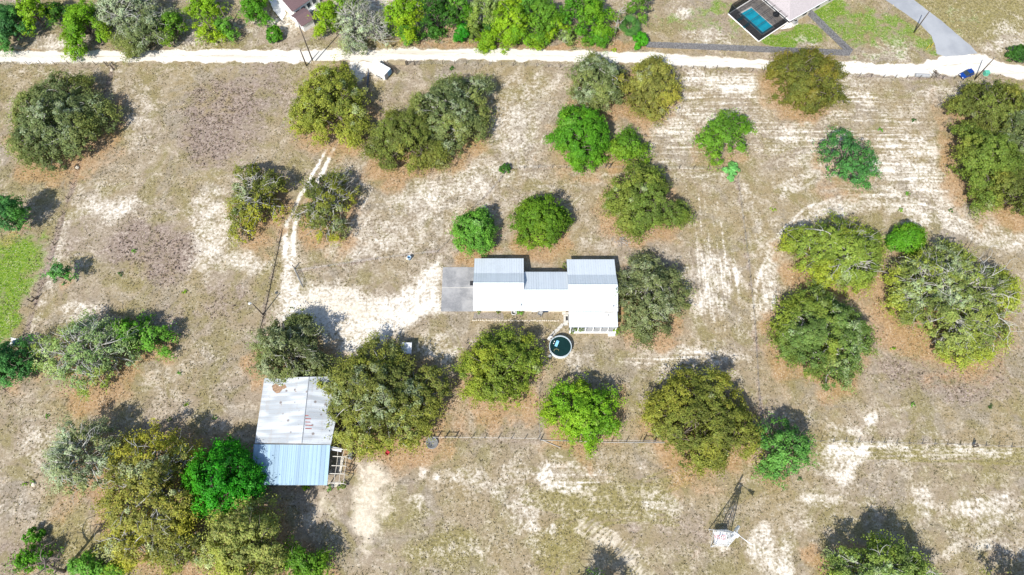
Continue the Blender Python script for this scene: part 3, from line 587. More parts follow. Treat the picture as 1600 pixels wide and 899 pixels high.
for pp, w, st in [([(1196,470),(1200,420),(1222,375),(1265,338),(1330,318),(1400,318),(1470,345),(1530,375),(1600,385)],1.2,.75),([(1208,470),(1212,425),(1235,382),(1275,350),(1330,328)],.7,.7),
 ([(1222,300),(1270,270),(1340,262),(1420,285),(1500,330),(1560,362),(1610,372)],1.0,.7),([(1280,300),(1370,285),(1430,315)],.7,.6),([(1490,250),(1520,290),(1580,335),(1610,350)],1.2,.8),
 ([(1165,290),(1185,340),(1200,420)],.9,.6),([(790,275),(850,268),(950,272),(1040,280),(1130,272)],.6,.55),([(700,330),(770,270),(840,200),(870,120)],1.0,.5),([(640,290),(720,260),(790,200)],.8,.5),
 ([(480,390),(560,300),(600,250)],.6,.35),([(845,560),(838,620),(842,690)],.6,.4),([(1000,545),(1080,548),(1170,560)],.8,.6),([(1000,570),(1080,575),(1150,585)],.6,.5),
 ([(1300,690),(1400,697),(1600,705)],1.0,.5),([(1480,870),(1540,820),(1610,800)],.8,.6),([(1400,720),(1460,790),(1500,820)],.8,.5)]:
    stroke('sand', pp, w, st, 0.8)
for pp in ([(900,815),(960,850),(1010,899),(1040,930)], [(885,822),(945,858),(990,905)], [(930,805),(990,845),(1060,899)], [(880,810),(940,780),(1010,770)], [(870,800),(950,772),(1040,765)],
           [(860,880),(880,840),(930,810)]):
    stroke('cream', pp, 0.12, .4, 0.3)
for pp in ([(520,214),(495,262),(468,310),(447,352),(444,400)], [(531,214),(508,262),(482,310),(460,352),(457,400)]):
    stroke('sand', pp, 0.5, 1.7, 0.3)
poly('sand', [(440,368),(458,372),(461,420),(470,452),(530,444),(600,466),(640,448),(662,422),(690,402),(691,487),(668,492),(648,512),(610,527),(585,548),(545,560),(518,550),(500,520),(470,512),(430,497),(436,440)], 1.15, 1.7)
poly('sand', [(445,440),(475,455),(540,505),(640,470),(688,425),(688,482),(640,508),(570,540),(530,525),(480,505),(445,480)], 1.35, 2.0)
poly('cream', [(468,455),(530,447),(590,466),(625,490),(590,505),(540,500),(490,508),(460,490)], .62, 2.4)
poly('cream', [(552,722),(592,725),(606,770),(614,808),(592,850),(575,875),(552,835),(542,780)], .9, 2.6, 1.0)
poly('cream', [(497,768),(512,770),(522,800),(500,832),(466,852),(488,806)], .8, 1.8, 1.0)
poly('sand', [(548,92),(600,92),(612,112),(600,128),(574,114),(558,128),(548,108)], 1.6, 0.6)
poly('sand', [(556,726),(588,728),(600,800),(590,840),(560,820)], .5, 1.0)
# leaf litter below the oaks
for t in T:
    if t[0] in (OAK, PINE) and t[2] > 85:
        b, rx, ry = tree_base(t); k = 0.55 if t[0] == PINE or t[6] in ('bright', 'vivid', 'teal') else 0.95
        d = np.hypot((WX+(WX-X)-b[0])/(rx*1.3), (WY+(WY-Y)-b[1]+1.2)/(ry*1.3)); put('litter', k*(1-sstep(0.55, 1.12, d)))
for a in [(700,70,110,6,.8),(900,72,110,7,1),(1000,75,60,6,.7),(60,80,60,4,.6),(700,50,40,14,.7),(960,45,20,20,.8),(1590,330,60,22,.9),(1480,200,20,60,.6)]: ell('litter', *a)

vis = np.stack([X.ravel(), Y.ravel(), np.zeros(X.size)], 1)
idx = np.arange(NX*NY).reshape(NY, NX)
quads = np.stack([idx[:-1, :-1], idx[:-1, 1:], idx[1:, 1:], idx[1:, :-1]], -1).reshape(-1, 4)
MA = np.stack([M['sand'], M['litter'], M['weed'], M['green']], -1).reshape(-1, 4)
MBk = np.stack([M['rowE'], M['rowN'], M['cream'], M['olive']], -1).reshape(-1, 4)
g = link('ground', np_mesh('ground', vis, quads, ground_mat(), {'MaskA': MA, 'MaskB': MBk})); tag(g, kind='structure')
def sample(k, x, y):
    i = np.clip(np.searchsorted(gx, x), 0, NX-1); j = np.clip(np.searchsorted(gy, y), 0, NY-1); return M[k][j, i]

# roads
def ragged(pts, step=0.5, amp=0.35, seed=0):
    r = np.random.default_rng(seed); out = []; n = len(pts)
    for i in range(n):
        a, b = np.array(pts[i]), np.array(pts[(i+1) % n]); k = max(1, int(np.hypot(*(b-a))/step))
        nrm = np.array([-(b-a)[1], (b-a)[0]])/(np.hypot(*(b-a))+1e-9)
        for q in range(k):
            p = a+(b-a)*q/k; w = (vnoise(np.array([p[0]]), np.array([p[1]]), 1.6, seed+5)[0]-.5)*2*amp+(r.random()-.5)*amp*0.8
            out.append(p+nrm*w)
    return out
def sheet(name, pts, z, mat, **kw):
    me = bpy.data.meshes.new(name); me.from_pydata([(p[0], p[1], z) for p in pts], [], [tuple(range(len(pts)))])
    me.materials.append(mat); me.update(); o = link(name, me); tag(o, **kw); return o
ROAD_M = ground_mat(True)
road_px = [(-160,99),(0,98),(200,97),(470,97),(550,95),(600,95),(700,93),(860,95),(930,97),(1050,101),(1200,108),(1300,113),(1400,119),(1500,117),(1545,113),(1600,123),(1780,160),
           (1780,135),(1600,104),(1563,98),(1530,84),(1476,87),(1462,94),(1440,99),(1380,101),(1290,97),(1160,93),(1040,84),(900,79),(700,77),(480,79),(300,79),(0,81),(-160,82)]
rp = [tuple(P(*p)[:2]) for p in road_px]
nb_ = 12; low = np.array(rp[:17]); upp = np.array(rp[17:][::-1]); xs = np.arange(low[0, 0], low[-1, 0], .45)
yl = np.interp(xs, low[:, 0], low[:, 1]); yu = np.interp(xs, upp[:, 0], upp[:, 1])
yl = yl+(vnoise(xs, xs*0, 2.2, 21)-.5)*.9+(vnoise(xs, xs*0, .7, 22)-.5)*.5-.25; yu = yu+(vnoise(xs, xs*0, 2.2, 23)-.5)*.9+(vnoise(xs, xs*0, .7, 24)-.5)*.5+.25
tt = np.linspace(0, 1, 17); vx = np.repeat(xs[:, None], 17, 1); vy = yl[:, None]+(yu-yl)[:, None]*tt
rv = np.stack([vx, vy, np.full_like(vx, .010)], -1).reshape(-1, 3); ri = np.arange(len(xs)*17).reshape(-1, 17)
rq = np.stack([ri[:-1, :-1], ri[1:, :-1], ri[1:, 1:], ri[:-1, 1:]], -1).reshape(-1, 4)
ra_ = np.stack([np.tile(tt, len(xs)), np.repeat((yu-yl)/12., 17), np.zeros(len(rv))], 1)
rd_ = link('dirt_road', np_mesh('dirt_road', rv, rq, ROAD_M, {'Across': ra_})); tag(rd_, kind='structure')
pv = [tuple(P(*p)[:2]) for p in [(1355,-28),(1383,0),(1418,24),(1440,40),(1455,56),(1461,72),(1463,84),(1478,89),(1528,84),(1517,72),(1470,32),(1428,0),(1390,-28)]]
sheet('paved_road', ragged(pv, 0.5, 0.09, 9), 0.016, ASPHALT, kind='structure')

# ------------------------------------------------------------------ vegetation builder
def leaf_quads(c, n, size, rng, asp=0.55):
    N = len(c); r = rng.normal(size=(N, 3)); n = n/np.linalg.norm(n, axis=1, keepdims=True)
    t = np.cross(n, r); t /= np.linalg.norm(t, axis=1, keepdims=True)+1e-9; b = np.cross(n, t)
    s = size[:, None]
    v = np.stack([c-t*s, c+b*s*asp, c+t*s, c-b*s*asp-n*s*0.15], 1).reshape(-1, 3)
    q = np.arange(N*4).reshape(N, 4); return v, q
def curve(a, b, sag, rng, k=5, wob=0.25):
    a, b = np.array(a, float), np.array(b, float); L = np.linalg.norm(b-a); out = []
    w = rng.normal(size=3)*wob*L*0.25
    for i in range(k+1):
        t = i/k; p = a+(b-a)*t; p = p+w*math.sin(math.pi*t)+np.array([0, 0, sag*L*math.sin(math.pi*t)])
        out.append(p)
    return out
def build_tree(t, seed):
    kind, cx, cy, hw, hh, H, style, label, opt = t
    rng = np.random.default_rng(seed); base, rx, ry = tree_base(t); R = (rx+ry)/2
    cA, cB, cM, pM, cS, pS = [np.array(q) if isinstance(q, tuple) else q for q in STY[style]]
    cS = cS*np.array([.86, .97, 1.1]); dens = opt.get('dens', 1.0); bare = opt.get('bare', 0.0); small = kind in (SHR, 'grass_tuft')
    rnd = opt.get('round', 0)
    cat = {'oak_tree': 'tree', 'pine_tree': 'tree', 'palm_tree': 'palm', 'shrub': 'shrub', 'grass_tuft': 'weed'}[kind]
    grp = {'oak_tree': 'broad crowned trees', 'pine_tree': 'loose pines', 'palm_tree': None, 'shrub': 'shrubs and bushes', 'grass_tuft': 'green tufts dotting the pasture'}[kind]
    root = thing(kind, label, cat, base, 0, grp)
    if kind == 'palm_tree': return palm(root, R, H, rng, cA, cB)
    # lobes of the crown
    hb = (0.05 if small else (0.12 if not rnd else 0.08))*H
    nl = int(np.clip(7+R*1.7, 6, 26)) if not small else 6
    if rnd: nl += 6
    L = []; ga = 2.39996; off = rng.random()*6; ph = rng.random(3)*6.283; am = rng.uniform(.06, .16, 3)*(0.4 if rnd else 1)
    for i in range(nl):
        q = math.sqrt((i+0.4)/nl); jr = rng.normal()*0.05
        rad = (q+jr)*(0.70 if not rnd else 0.62); an = i*ga+off+rng.normal()*0.25
        rad *= 1+am[0]*math.sin(2*an+ph[0])+am[1]*math.sin(3*an+ph[1])+am[2]*math.sin(5*an+ph[2])
        rl = R*(0.30+0.12*rng.random())*(1.0 if nl < 16 else 0.85)*(1.15 if rnd else 1)
        top = H*(1-(0.52 if not rnd else 0.5)*q**2.2)*(1+rng.normal()*0.06)
        rv = min(rl*0.85, (top-hb)*0.55)
        L.append((rad*math.cos(an)*rx, rad*math.sin(an)*ry, max(top-rv, hb+rv*0.8), rl, rv))
    L = np.array(L)
    # an uneven outline: push single boughs out
    for i in range(nl):
        if rng.random() < 0.25 and not rnd: L[i, :2] *= 1.12
    area = math.pi*rx*ry
    nb = int(area*(2.5 if not small else 6)*dens+10)
    li = rng.choice(nl, nb*3, p=L[:, 3]**2/np.sum(L[:, 3]**2))
    d = rng.normal(size=(nb*3, 3)); d[:, 2] = np.abs(d[:, 2])*np.where(rng.random(nb*3) < 0.78, 1, -0.6); d /= np.linalg.norm(d, axis=1, keepdims=True)
    c = L[li, :3]+d*np.stack([L[li, 3], L[li, 3], L[li, 4]], 1)*rng.uniform(0.82, 1.06, (nb*3, 1))
    keep = np.ones(len(c), bool)
    for k in range(nl):
        e = (c-L[k, :3])/np.array([L[k, 3], L[k, 3], L[k, 4]]); keep &= (np.sum(e*e, 1) > 0.62) | (li == k)
    keep &= c[:, 2] > 0.12*H*(0 if small else 1)+0.03
    if not rnd and not small:
        gap = vnoise(c[:, 0]+base[0], c[:, 1]+base[1], 1.7, seed+11); keep &= gap > (0.29 if dens > 0.7 else 0.36)
    c = c[keep][:nb]; d = d[keep][:nb]; nb = len(c)
    rb = rng.uniform(0.45, 0.95, nb)*(1.0 if R > 3 else max(0.10, R/3.2))
    # colour per leaf cluster
    f = np.clip(vnoise(c[:, 0]+50, c[:, 1]+50, 2.3, seed+3)*1.3-0.15+rng.normal(size=nb)*0.22, 0, 1)[:, None]
    bc = cA*(1-f)+cB*f
    mo = (vnoise(c[:, 0]+20, c[:, 1]+70, 2.8, seed+4)*0.7+rng.random(nb)*0.5) > (1.15-pM*1.05)
    bc[mo] = bc[mo]*0.35+cM*0.65
    rr = np.hypot(c[:, 0]/rx, c[:, 1]/ry); sk = np.clip((vnoise(c[:, 0]+90, c[:, 1]+30, 3.6, seed+6)+0.55*pS+0.45*(rr-0.7)-0.62)*3.2, 0, 1)[:, None]*0.68
    bc = bc*(1-sk)+cS*sk
    m = int((52 if hw < 120 else 46)*(0.6+0.4*dens)) if not small else 26
    if R < 0.9: m = 14
    ls0 = (0.175 if R > 2.0 else max(0.05, 0.12*R+0.02))
    ci = np.repeat(np.arange(nb), m); N = len(ci)
    dd = rng.normal(size=(N, 3))+d[ci]*0.9; dd /= np.linalg.norm(dd, axis=1, keepdims=True)
    pos = c[ci]+dd*(rb[ci]*rng.uniform(0.35, 1.08, N))[:, None]*np.array([1, 1, 0.85]); pos[:, 2] = np.maximum(pos[:, 2], 0.05)
    nor = dd*0.75+d[ci]*0.35+rng.normal(size=(N, 3))*0.30+np.array([0, 0, 0.65])
    size = ls0*rng.uniform(0.6, 1.35, N)
    colr = bc[ci]*np.exp(rng.normal(size=(N, 1))*0.20)*(1+rng.normal(size=(N, 3))*0.05)
    # loose sprays feathering the rim
    if not small:
        rim = np.where(rr > 0.6)[0]
        if len(rim):
            w_ = rng.choice(rim, int(nb*0.55)); ou = c[w_, :2]/np.linalg.norm(c[w_, :2], axis=1, keepdims=True)
            wc_ = c[w_]+np.concatenate([ou*rng.uniform(0.2, 1.9 if not rnd else 0.9, (len(w_), 1)), rng.uniform(-0.7, 0.15, (len(w_), 1))], 1)
            ii = np.repeat(np.arange(len(w_)), 14); p3 = wc_[ii]+rng.normal(size=(len(ii), 3))*np.array([.38, .38, .25]); p3[:, 2] = np.maximum(p3[:, 2], .1)
            pos = np.concatenate([pos, p3]); nor = np.concatenate([nor, rng.normal(size=(len(ii), 3))*.5+np.array([0, 0, .9])]); size = np.concatenate([size, ls0*rng.uniform(.5, 1.15, len(ii))])
            colr = np.concatenate([colr, (bc[w_][ii]*0.75+cS*0.25)*np.exp(rng.normal(size=(len(ii), 1))*.2)])
    # shaded inner leaves so that the crown is not a shell
    if not small:
        n2 = int(N*0.16*dens); k2 = rng.integers(0, nl, n2); d2 = rng.normal(size=(n2, 3)); d2 /= np.linalg.norm(d2, axis=1, keepdims=True)
        p2 = L[k2, :3]+d2*np.stack([L[k2, 3], L[k2, 3], L[k2, 4]], 1)*rng.uniform(0.2, 0.75, (n2, 1)); p2[:, 2] = np.maximum(p2[:, 2], 0.3)
        pos = np.concatenate([pos, p2]); nor = np.concatenate([nor, rng.normal(size=(n2, 3))]); size = np.concatenate([size, ls0*1.35*rng.uniform(.7, 1.3, n2)])
        colr = np.concatenate([colr, np.tile(cA*.5+cB*.5, (n2, 1))*np.exp(rng.normal(size=(n2, 1))*.2)])
    v, q = leaf_quads(pos, nor, size, rng)
    link('crown' if kind != 'grass_tuft' and kind != SHR else 'foliage', np_mesh(kind+'_crown', v, q, LEAF, {'Col': np.repeat(np.clip(colr*np.array([1.36, 1.54, 1.15]), 0, .7), 4, 0)}), root)
    # trunk and limbs
    mb = MB(); tr = max(0.02, 0.035*R+0.02*H) if not small else max(0.012, 0.03*R)
    fork = np.array([rng.normal()*0.15*tr, rng.normal()*0.15*tr, max(0.2*H, 0.25) if not small else 0.25*H])
    mb.tube([(0, 0, -0.05), (0, 0, 0.08*H), tuple(fork)], [tr*1.45, tr*1.05, tr*0.95], 8)
    if not small:
        for k in range(nl):
            tgt = L[k, :3]+np.array([0, 0, L[k, 4]*0.1]); pts = curve(fork, tgt, 0.10, rng, 5)
            mb.tube(pts, list(np.linspace(tr*0.52, tr*0.16, 6)), 5)
            ns = 4+int(bare*4); bare_v = max(bare, 0.35 if not rnd else 0)
            sel = np.where(np.linalg.norm(c-L[k, :3], axis=1) < L[k, 3]*1.4)[0]
            for s_ in rng.choice(sel, min(ns, len(sel)), replace=False) if len(sel) else []:
                out = (0.25+0.5*min(bare_v, 1))*d[s_]*rb[s_]
                st = np.array(pts[int(rng.integers(3, 6))])
                mb.tube(curve(st, c[s_]+out, 0.05, rng, 4, 0.5), list(np.linspace(tr*0.17+0.025, 0.02+0.012*bare, 5)), 4, cap=False)
                if bare_v > 0.4 or (bare_v > 0 and rng.random() < .35):
                    for _ in range(int(2+bare)):
                        e = c[s_]+out+rng.normal(size=3)*0.9*np.array([1, 1, 0.4])+d[s_]*0.2; mb.tube(curve(c[s_]*0.6+st*0.4, e, 0.0, rng, 3, 0.4), [0.05, 0.04, 0.03, 0.018], 3, cap=False)
        if bare >= 0.5:                         # silvery limbs fanning out over the crown
            out_ = np.where((rr > 0.3) & (c[:, 2] > 0.35*H))[0]
            for q_ in [out_[np.argmin(np.abs(((np.arctan2(c[out_, 1], c[out_, 0])-a_+math.pi) % (2*math.pi))-math.pi)+.5*rng.random(len(out_)))] for a_ in rng.random()*6+np.arange(int(15*bare))*2.39996] if len(out_) else []:
                e = c[q_]+d[q_]*rb[q_]*.5+np.array([0, 0, .35]); st = np.array([e[0]*.22+rng.normal()*.3, e[1]*.22+rng.normal()*.3, H*.62])
                pts = curve(st, e, 0.12, rng, 7, .8); mb.tube(pts, list(np.linspace(.10, .025, 8)), 5, cap=False)
                for _ in range(5):
                    i0 = int(rng.integers(2, 8)); s0 = np.array(pts[i0]); dr = (e-st)*.28+rng.normal(size=3)*np.array([.8, .8, .25]); mb.tube(curve(s0, s0+dr, .05, rng, 3, .9), [.05, .04, .03, .015], 4, cap=False)
    else:
        for k in range(min(nl, 5)):
            mb.tube(curve(fork, L[k, :3], 0.05, rng, 3), list(np.linspace(tr*.6, tr*.3, 4)), 4, cap=False)
    if kind != 'grass_tuft':
        mb.build('trunk' if not small else 'stems', BARK_PALE if (bare > 0.3 or style in ('greyoak', 'greydense', 'mixoak', 'sage', 'mossgreen', 'palegrey')) else BARK, root, True)
    return root
def palm(root, R, H, rng, cA, cB):
    MB().tube([(0, 0, -0.05), (0.05, 0, H*0.3), (0.02, 0.04, H*0.62)], [0.24, 0.19, 0.17], 8).build('trunk', BARK, root, True)
    V = []; Q = []; C = []; n = 0
    for k in range(34):
        az = rng.random()*6.283; el = rng.uniform(-0.35, 1.25); ln = R*rng.uniform(0.75, 1.1)
        dr = np.array([math.cos(az)*math.cos(el), math.sin(az)*math.cos(el), math.sin(el)])
        side = np.array([-math.sin(az), math.cos(az), 0]); up = np.cross(dr, side)*-1
        o = np.array([0.02, 0.04, H*0.62])+dr*ln*0.45; cc = (cA if rng.random() < .6 else cB)*rng.uniform(.8, 1.25)
        for j in range(13):                              # leaflets of one fan leaf
            a = (j-6)*0.2; tip = o+(dr*math.cos(a)+side*math.sin(a))*ln*0.62-np.array([0, 0, 0.12*ln*(0.4+abs(a))])
            w = (side*math.cos(a)-dr*math.sin(a))*0.028*ln; mid = o+(tip-o)*0.55
            V += [o, mid+w, tip, mid-w]; Q.append([n, n+1, n+2, n+3]); n += 4; C += [cc]*4
        V += [np.array([0.02, 0.04, H*.62]), np.array([0.02, 0.04, H*.62])+side*0.03, o+side*0.02, o-side*0.02]; Q.append([n, n+1, n+2, n+3]); n += 4; C += [cc*0.9]*4
    link('crown', np_mesh('palm_crown', np.array(V), np.array(Q), LEAF, {'Col': np.array(C)}), root); return root
for i, t in enumerate(T): build_tree(t, 100+i*17)

# dead and leafless trees
def dead_tree(name, label, base_px, top, spread, seed, H, lean=(0, 0), mat=BARK_DEAD, nbr=7):
    b = P(*base_px); root = thing(name, label, 'dead tree', b); rng = np.random.default_rng(seed); mb = MB()
    tip = np.array([lean[0], lean[1], H]); tr = 0.035*H+0.05
    tp = curve((0, 0, -0.05), tip, 0.0, rng, 7, 0.12); mb.tube(tp, list(np.linspace(tr, tr*0.25, 8)), 7)
    mb.build('trunk', mat, root, True)
    for k in range(nbr):
        bb = MB()
        st = np.array(tp[int(rng.integers(2, 8))]); a = rng.random()*6.283
        en = st+np.array([math.cos(a)*spread, math.sin(a)*spread, rng.uniform(0.15, 0.6)*spread])*rng.uniform(.5, 1.1)
        br = curve(st, en, 0.05, rng, 5, 0.5); bb.tube(br, list(np.linspace(max(tr*.5, .09), 0.035, 6)), 5)
        for _ in range(4):
            s2 = np.array(br[int(rng.integers(2, 6))]); e2 = s2+rng.normal(size=3)*spread*0.3; bb.tube(curve(s2, e2, 0, rng, 3, 0.5), [0.06, 0.045, 0.03, 0.015], 4, cap=False)
        bb.build('limb', mat, root, True)
dead_tree('dead_tree', 'leaning dead tree with bare limbs at the bottom left, casting a long branching shadow', (100, 893), None, 3.2, 5, 8.5, (1.6, 1.8), BARK, nbr=10)
dead_tree('dead_tree', 'tall bare trunk with one pale broken fork in the roadside wood', (657, 50), None, 1.2, 8, 7.5, (-0.3, 0.3), nbr=3)
dead_tree('dead_tree', 'pale leafless tree with spreading bony top left of the palm', (960, 56), None, 1.8, 12, 7.0, (0.3, 0.8), nbr=8)
dead_tree('dead_tree', 'dark forked dead trunk by the brush pile left of the white house', (363, 40), None, 1.4, 15, 5.0, (-1.2, 0.9), BARK, 3)

# brush piles
def brush(label, px, py, r, seed, mat):
    rng = np.random.default_rng(seed); mb = MB()
    for _ in range(60):
        a = rng.normal(size=2)*r*0.4; an = rng.random()*6.28; l = rng.uniform(.4, 1)*r*.7
        z = max(0.08, 0.5*r*math.exp(-(a@a)/(r*r*.25))*rng.random())
        mb.tube([(a[0]-math.cos(an)*l/2, a[1]-math.sin(an)*l/2, z), (a[0]+math.cos(an)*l/2, a[1]+math.sin(an)*l/2, z+rng.normal()*.15*r*.3)], [0.05, 0.03], 4)
    o = mb.build('brush_pile', mat, None, loc=P(px, py)); tag(o, label, 'brush pile')
brush('grey heap of cut twigs below the spreading olive oak behind the house', 972, 378, 1.6, 3, BARK_DEAD)
brush('dark heap of branches beside the forked dead trunk', 378, 52, 1.9, 4, BARK)
brush('grey fallen branches on the pale ground by the upper left thicket', 297, 62, 1.7, 5, BARK_DEAD)
brush('dark root tangle at the foot of the bare trunk in the wood', 650, 60, 1.4, 6, WOOD_DARK)
brush('tangle of dark sticks on the verge left of the blue car', 1462, 117, 1.3, 7, WOOD_DARK)

# ground cover too fine to count
def tufts(name, n, fn, size, cols, seed, k=3):
    rng = np.random.default_rng(seed); x = rng.uniform(-122, 122, n); y = rng.uniform(-4, 128, n)
    keep = fn(x, y, rng) & (vnoise(x, y, 2.2, seed)+.5*vnoise(x, y, 9., seed+1) > .62+rng.normal(size=n)*.12); x, y = x[keep], y[keep]; n = len(x)
    cl = np.array(cols)[rng.integers(0, len(cols), n)]*np.exp(rng.normal(size=(n, 1))*.25)
    ii = np.repeat(np.arange(n), k); N = len(ii)
    s = size*rng.uniform(.5, 1.4, N); a = rng.random(N)*6.283
    nor = np.stack([np.cos(a), np.sin(a), rng.uniform(0.2, 1.3, N)], 1)
    pos = np.stack([x[ii]+rng.normal(size=N)*size*.5, y[ii]+rng.normal(size=N)*size*.5, s*.55], 1)
    v, q = leaf_quads(pos, nor, s, rng, 0.4); o = link(name, np_mesh(name, v, q, LEAF, {'Col': np.repeat(cl[ii], 4, 0)})); tag(o, kind='stuff'); return o
def onroad(x, y): return inside(rp, x, y) | inside(pv, x, y)
def built(x, y):
    r = np.zeros(x.shape, bool)
    for pp in ([(690,417),(741,417),(741,400),(970,400),(970,520),(885,520),(885,490),(690,490)], [(395,585),(530,585),(550,760),(392,760)], [(1137,22),(1185,66),(1232,40),(1300,0),(1200,-30)]):
        r |= inside(px_pts(pp), x, y)
    return r
tufts('dry_grass', 130000, lambda x, y, r: ~onroad(x, y) & ~built(x, y) & (sample('sand', x, y)+sample('cream', x, y)*.8+r.random(len(x))*.6 < 0.85), 0.15,
      [(.36,.31,.20), (.27,.24,.13), (.22,.19,.12), (.42,.36,.26), (.19,.165,.10)], 3, 2)
tufts('brown_weeds', 80000, lambda x, y, r: (sample('weed', x, y) > 0.38+r.random(len(x))*.6) & ~onroad(x, y), 0.17, [(.22,.165,.14), (.155,.115,.095), (.27,.21,.18), (.17,.14,.10)], 4, 4)
tufts('green_grass', 60000, lambda x, y, r: (sample('green', x, y) > 0.3+r.random(len(x))*.6) & ~onroad(x, y) & ~built(x, y), 0.15, [(.11,.20,.02), (.17,.25,.035), (.20,.24,.06)], 5, 2)
tufts('leaf_litter', 60000, lambda x, y, r: (sample('litter', x, y) > 0.3+r.random(len(x))*.5) & ~onroad(x, y) & ~built(x, y), 0.10, [(.46,.29,.15), (.33,.19,.09), (.58,.45,.30), (.25,.15,.08)], 6, 2)

# ------------------------------------------------------------------ main house
def V3(px, py, z): return np.array(P(px, py, z))
house = thing('house', 'long single-storey white house with three stepped metal roofs and a lean-to porch', 'house', (0, 0, 0))
def roof_block(pxl, pxr, prof, th=0.14, ov=0.0):
    xl = P(pxl, prof[-1][0], prof[-1][1])[0]; xr = P(pxr, prof[-1][0], prof[-1][1])[0]
    ys = [(P(800, py, z)[1], z) for py, z in prof]; mb = MB()
    for (ya, za), (yb, zb) in zip(ys[:-1], ys[1:]):
        mb.slab([(xl, yb, zb), (xr, yb, zb), (xr, ya, za), (xl, ya, za)], th)
        n = int((xr-xl)/0.45)
        for k in range(n+1):                      # standing seams
            x = xl+(xr-xl)*k/n; mb.slab([(x-.02, yb, zb+.035), (x+.02, yb, zb+.035), (x+.02, ya, za+.035), (x-.02, ya, za+.035)], .034)
    return mb, xl, xr, ys
def wall_mass(mb, xl, xr, ys, inset=0.5, zt=0.16):
    """walls following the roof profile, set in under the eaves"""
    yy = [(y, z-zt) for y, z in ys]
    def zat(y):
        for (a, za), (b, zb) in zip(yy[:-1], yy[1:]):
            if b <= y <= a: return za+(zb-za)*(y-a)/(b-a)
        return yy[-1][1]
    yn, ysth = ys[0][0]-inset, ys[-1][0]+inset+.35; ring = [(yn, zat(yn))]+[p for p in yy[1:-1]]+[(ysth, zat(ysth))]
    xa, xb = xl+inset*.7, xr-inset*.7
    pts = [(yn, 0.0)]+ring+[(ysth, 0.0)]; n = len(pts)
    mb.add([(xa, y, z) for y, z in pts]+[(xb, y, z) for y, z in pts], [tuple(range(n)), tuple(range(n, 2*n))[::-1]]+[(i, i+n, (i+1) % n+n, (i+1) % n) for i in range(n)])
    return xa, xb, yn, ysth
wm = MB()
blocks = []
for nm, a, b, prof in [('left', 739.5, 818.5, [(404,2.45),(427,3.25),(442,4.5),(485.5,2.75)]), ('mid', 818.0, 889, [(425,2.55),(453,4.0),(486,2.8)]), ('right', 888.5, 965.5, [(405.5,2.45),(429.5,3.25),(445,4.55),(487,2.85)])]:
    mb, xl, xr, ys = roof_block(a, b, prof)
    if nm == 'mid': xl += .03; xr -= .03
    mb.build('roof', ROOF_HOUSE, house)
    rc = MB(); k = ys[-2]; rc.tube([(xl, k[0], k[1]+.02), (xr, k[0], k[1]+.02)], .09, 6); rc.build('ridge_cap', ROOF_HOUSE, house)
    q = MB(); blocks.append((nm, wall_mass(q, xl, xr, ys), ys)); q.build('wall', CREAMBRICK, house)
# porch
yp0, zp0 = P(800, 487.6, 2.6)[1], 2.62; yp1, zp1 = P(800, 511.5, 2.25)[1], 2.25
xpl, xpr = P(889.5, 514, 2.2)[0], P(965.5, 514, 2.2)[0]
pm = MB(); pm.slab([(xpl, yp1, zp1), (xpr, yp1, zp1), (xpr, yp0, zp0), (xpl, yp0, zp0)], .1)
for k in range(22):
    x = xpl+(xpr-xpl)*k/21; pm.slab([(x-.02, yp1, zp1+.03), (x+.02, yp1, zp1+.03), (x+.02, yp0, zp0+.03), (x-.02, yp0, zp0+.03)], .029)
pm.build('porch_roof', ROOF_HOUSE, house)
MB().box(((xpl+xpr)/2, (yp0+yp1)/2, .1), (xpr-xpl-.3, yp0-yp1+.25, .2)).build('porch_floor', GREY, house)
for k in range(7):
    MB().box((xpl+.3+(xpr-xpl-.6)*k/6, yp1-.12, 1.07), (.16, .16, 2.1)).build('porch_post', WHITE, house)
fr = MB(); fr.box(((xpl+xpr)/2, yp1-.32, .22), (xpr-xpl-.2, .3, .24)); fr.box((xpr-.9, yp1-.75, .12), (1.3, .5, .2)); fr.build('porch_step', WHITE, house)
# vents, debris and stains on the roofs
for px, py in [(814, 478), (958, 480)]:
    p = V3(px, py, 3.05); MB().lathe([(.09, 0), (.09, .4), (.13, .42), (.13, .5), (.01, .52)], 10, p).build('roof_vent', GREY, house)
r = np.random.default_rng(2); DEB = plain('roof_leaf_debris', (0.30, 0.23, 0.15), 1.0)
def litter_strip(px0, px1, py, w):
    n = 14; up = []; lo = []
    for k in range(n+1):
        t = k/n; q = V3(px0+(px1-px0)*t, py, 2.68); hw_ = w*(.35+.65*math.sin(math.pi*min(1, t*1.1+.05)))*r.uniform(.5, 1.2)
        up.append((q[0], q[1]+hw_)); lo.append((q[0], q[1]-hw_*.5))
    MB().prism(lo+up[::-1], 2.66, 2.71).build('leaf_debris', DEB, house)
litter_strip(890, 895.5, 486.3, .12); litter_strip(912, 916, 486.6, .2); litter_strip(942, 964, 487.4, .28); litter_strip(950, 951.6, 493, .2)
# windows and door on the visible south walls
for nm, (xa, xb, yn, ysth), ys in blocks:
    for k in range(2):
        x = xa+(xb-xa)*(k+1)/3
        f = MB().box((x, ysth-.03, 1.4), (1.5, .08, 1.2)).build('window', WHITE, house); MB().box((x, ysth-.075, 1.4), (1.34, .04, 1.04)).build('pane', GLASS, f)
    for k in range(2):
        x = xa+(xb-xa)*(k+1)/3
        f = MB().box((x, yn+.03, 1.3), (1.3, .08, 1.0)).build('window', WHITE, house); MB().box((x, yn+.075, 1.3), (1.14, .04, .84)).build('pane', GLASS, f)
xa, xb, yn, ysth = blocks[1][1]
d = MB().box(((xa+xb)/2, ysth-.03, 1.05), (1.0, .09, 2.1)).build('door', NAVY, house); MB().tube([((xa+xb)/2+.38, ysth-.08, 1), ((xa+xb)/2+.38, ysth-.16, 1)], .04, 8).build('handle', GALV, d)
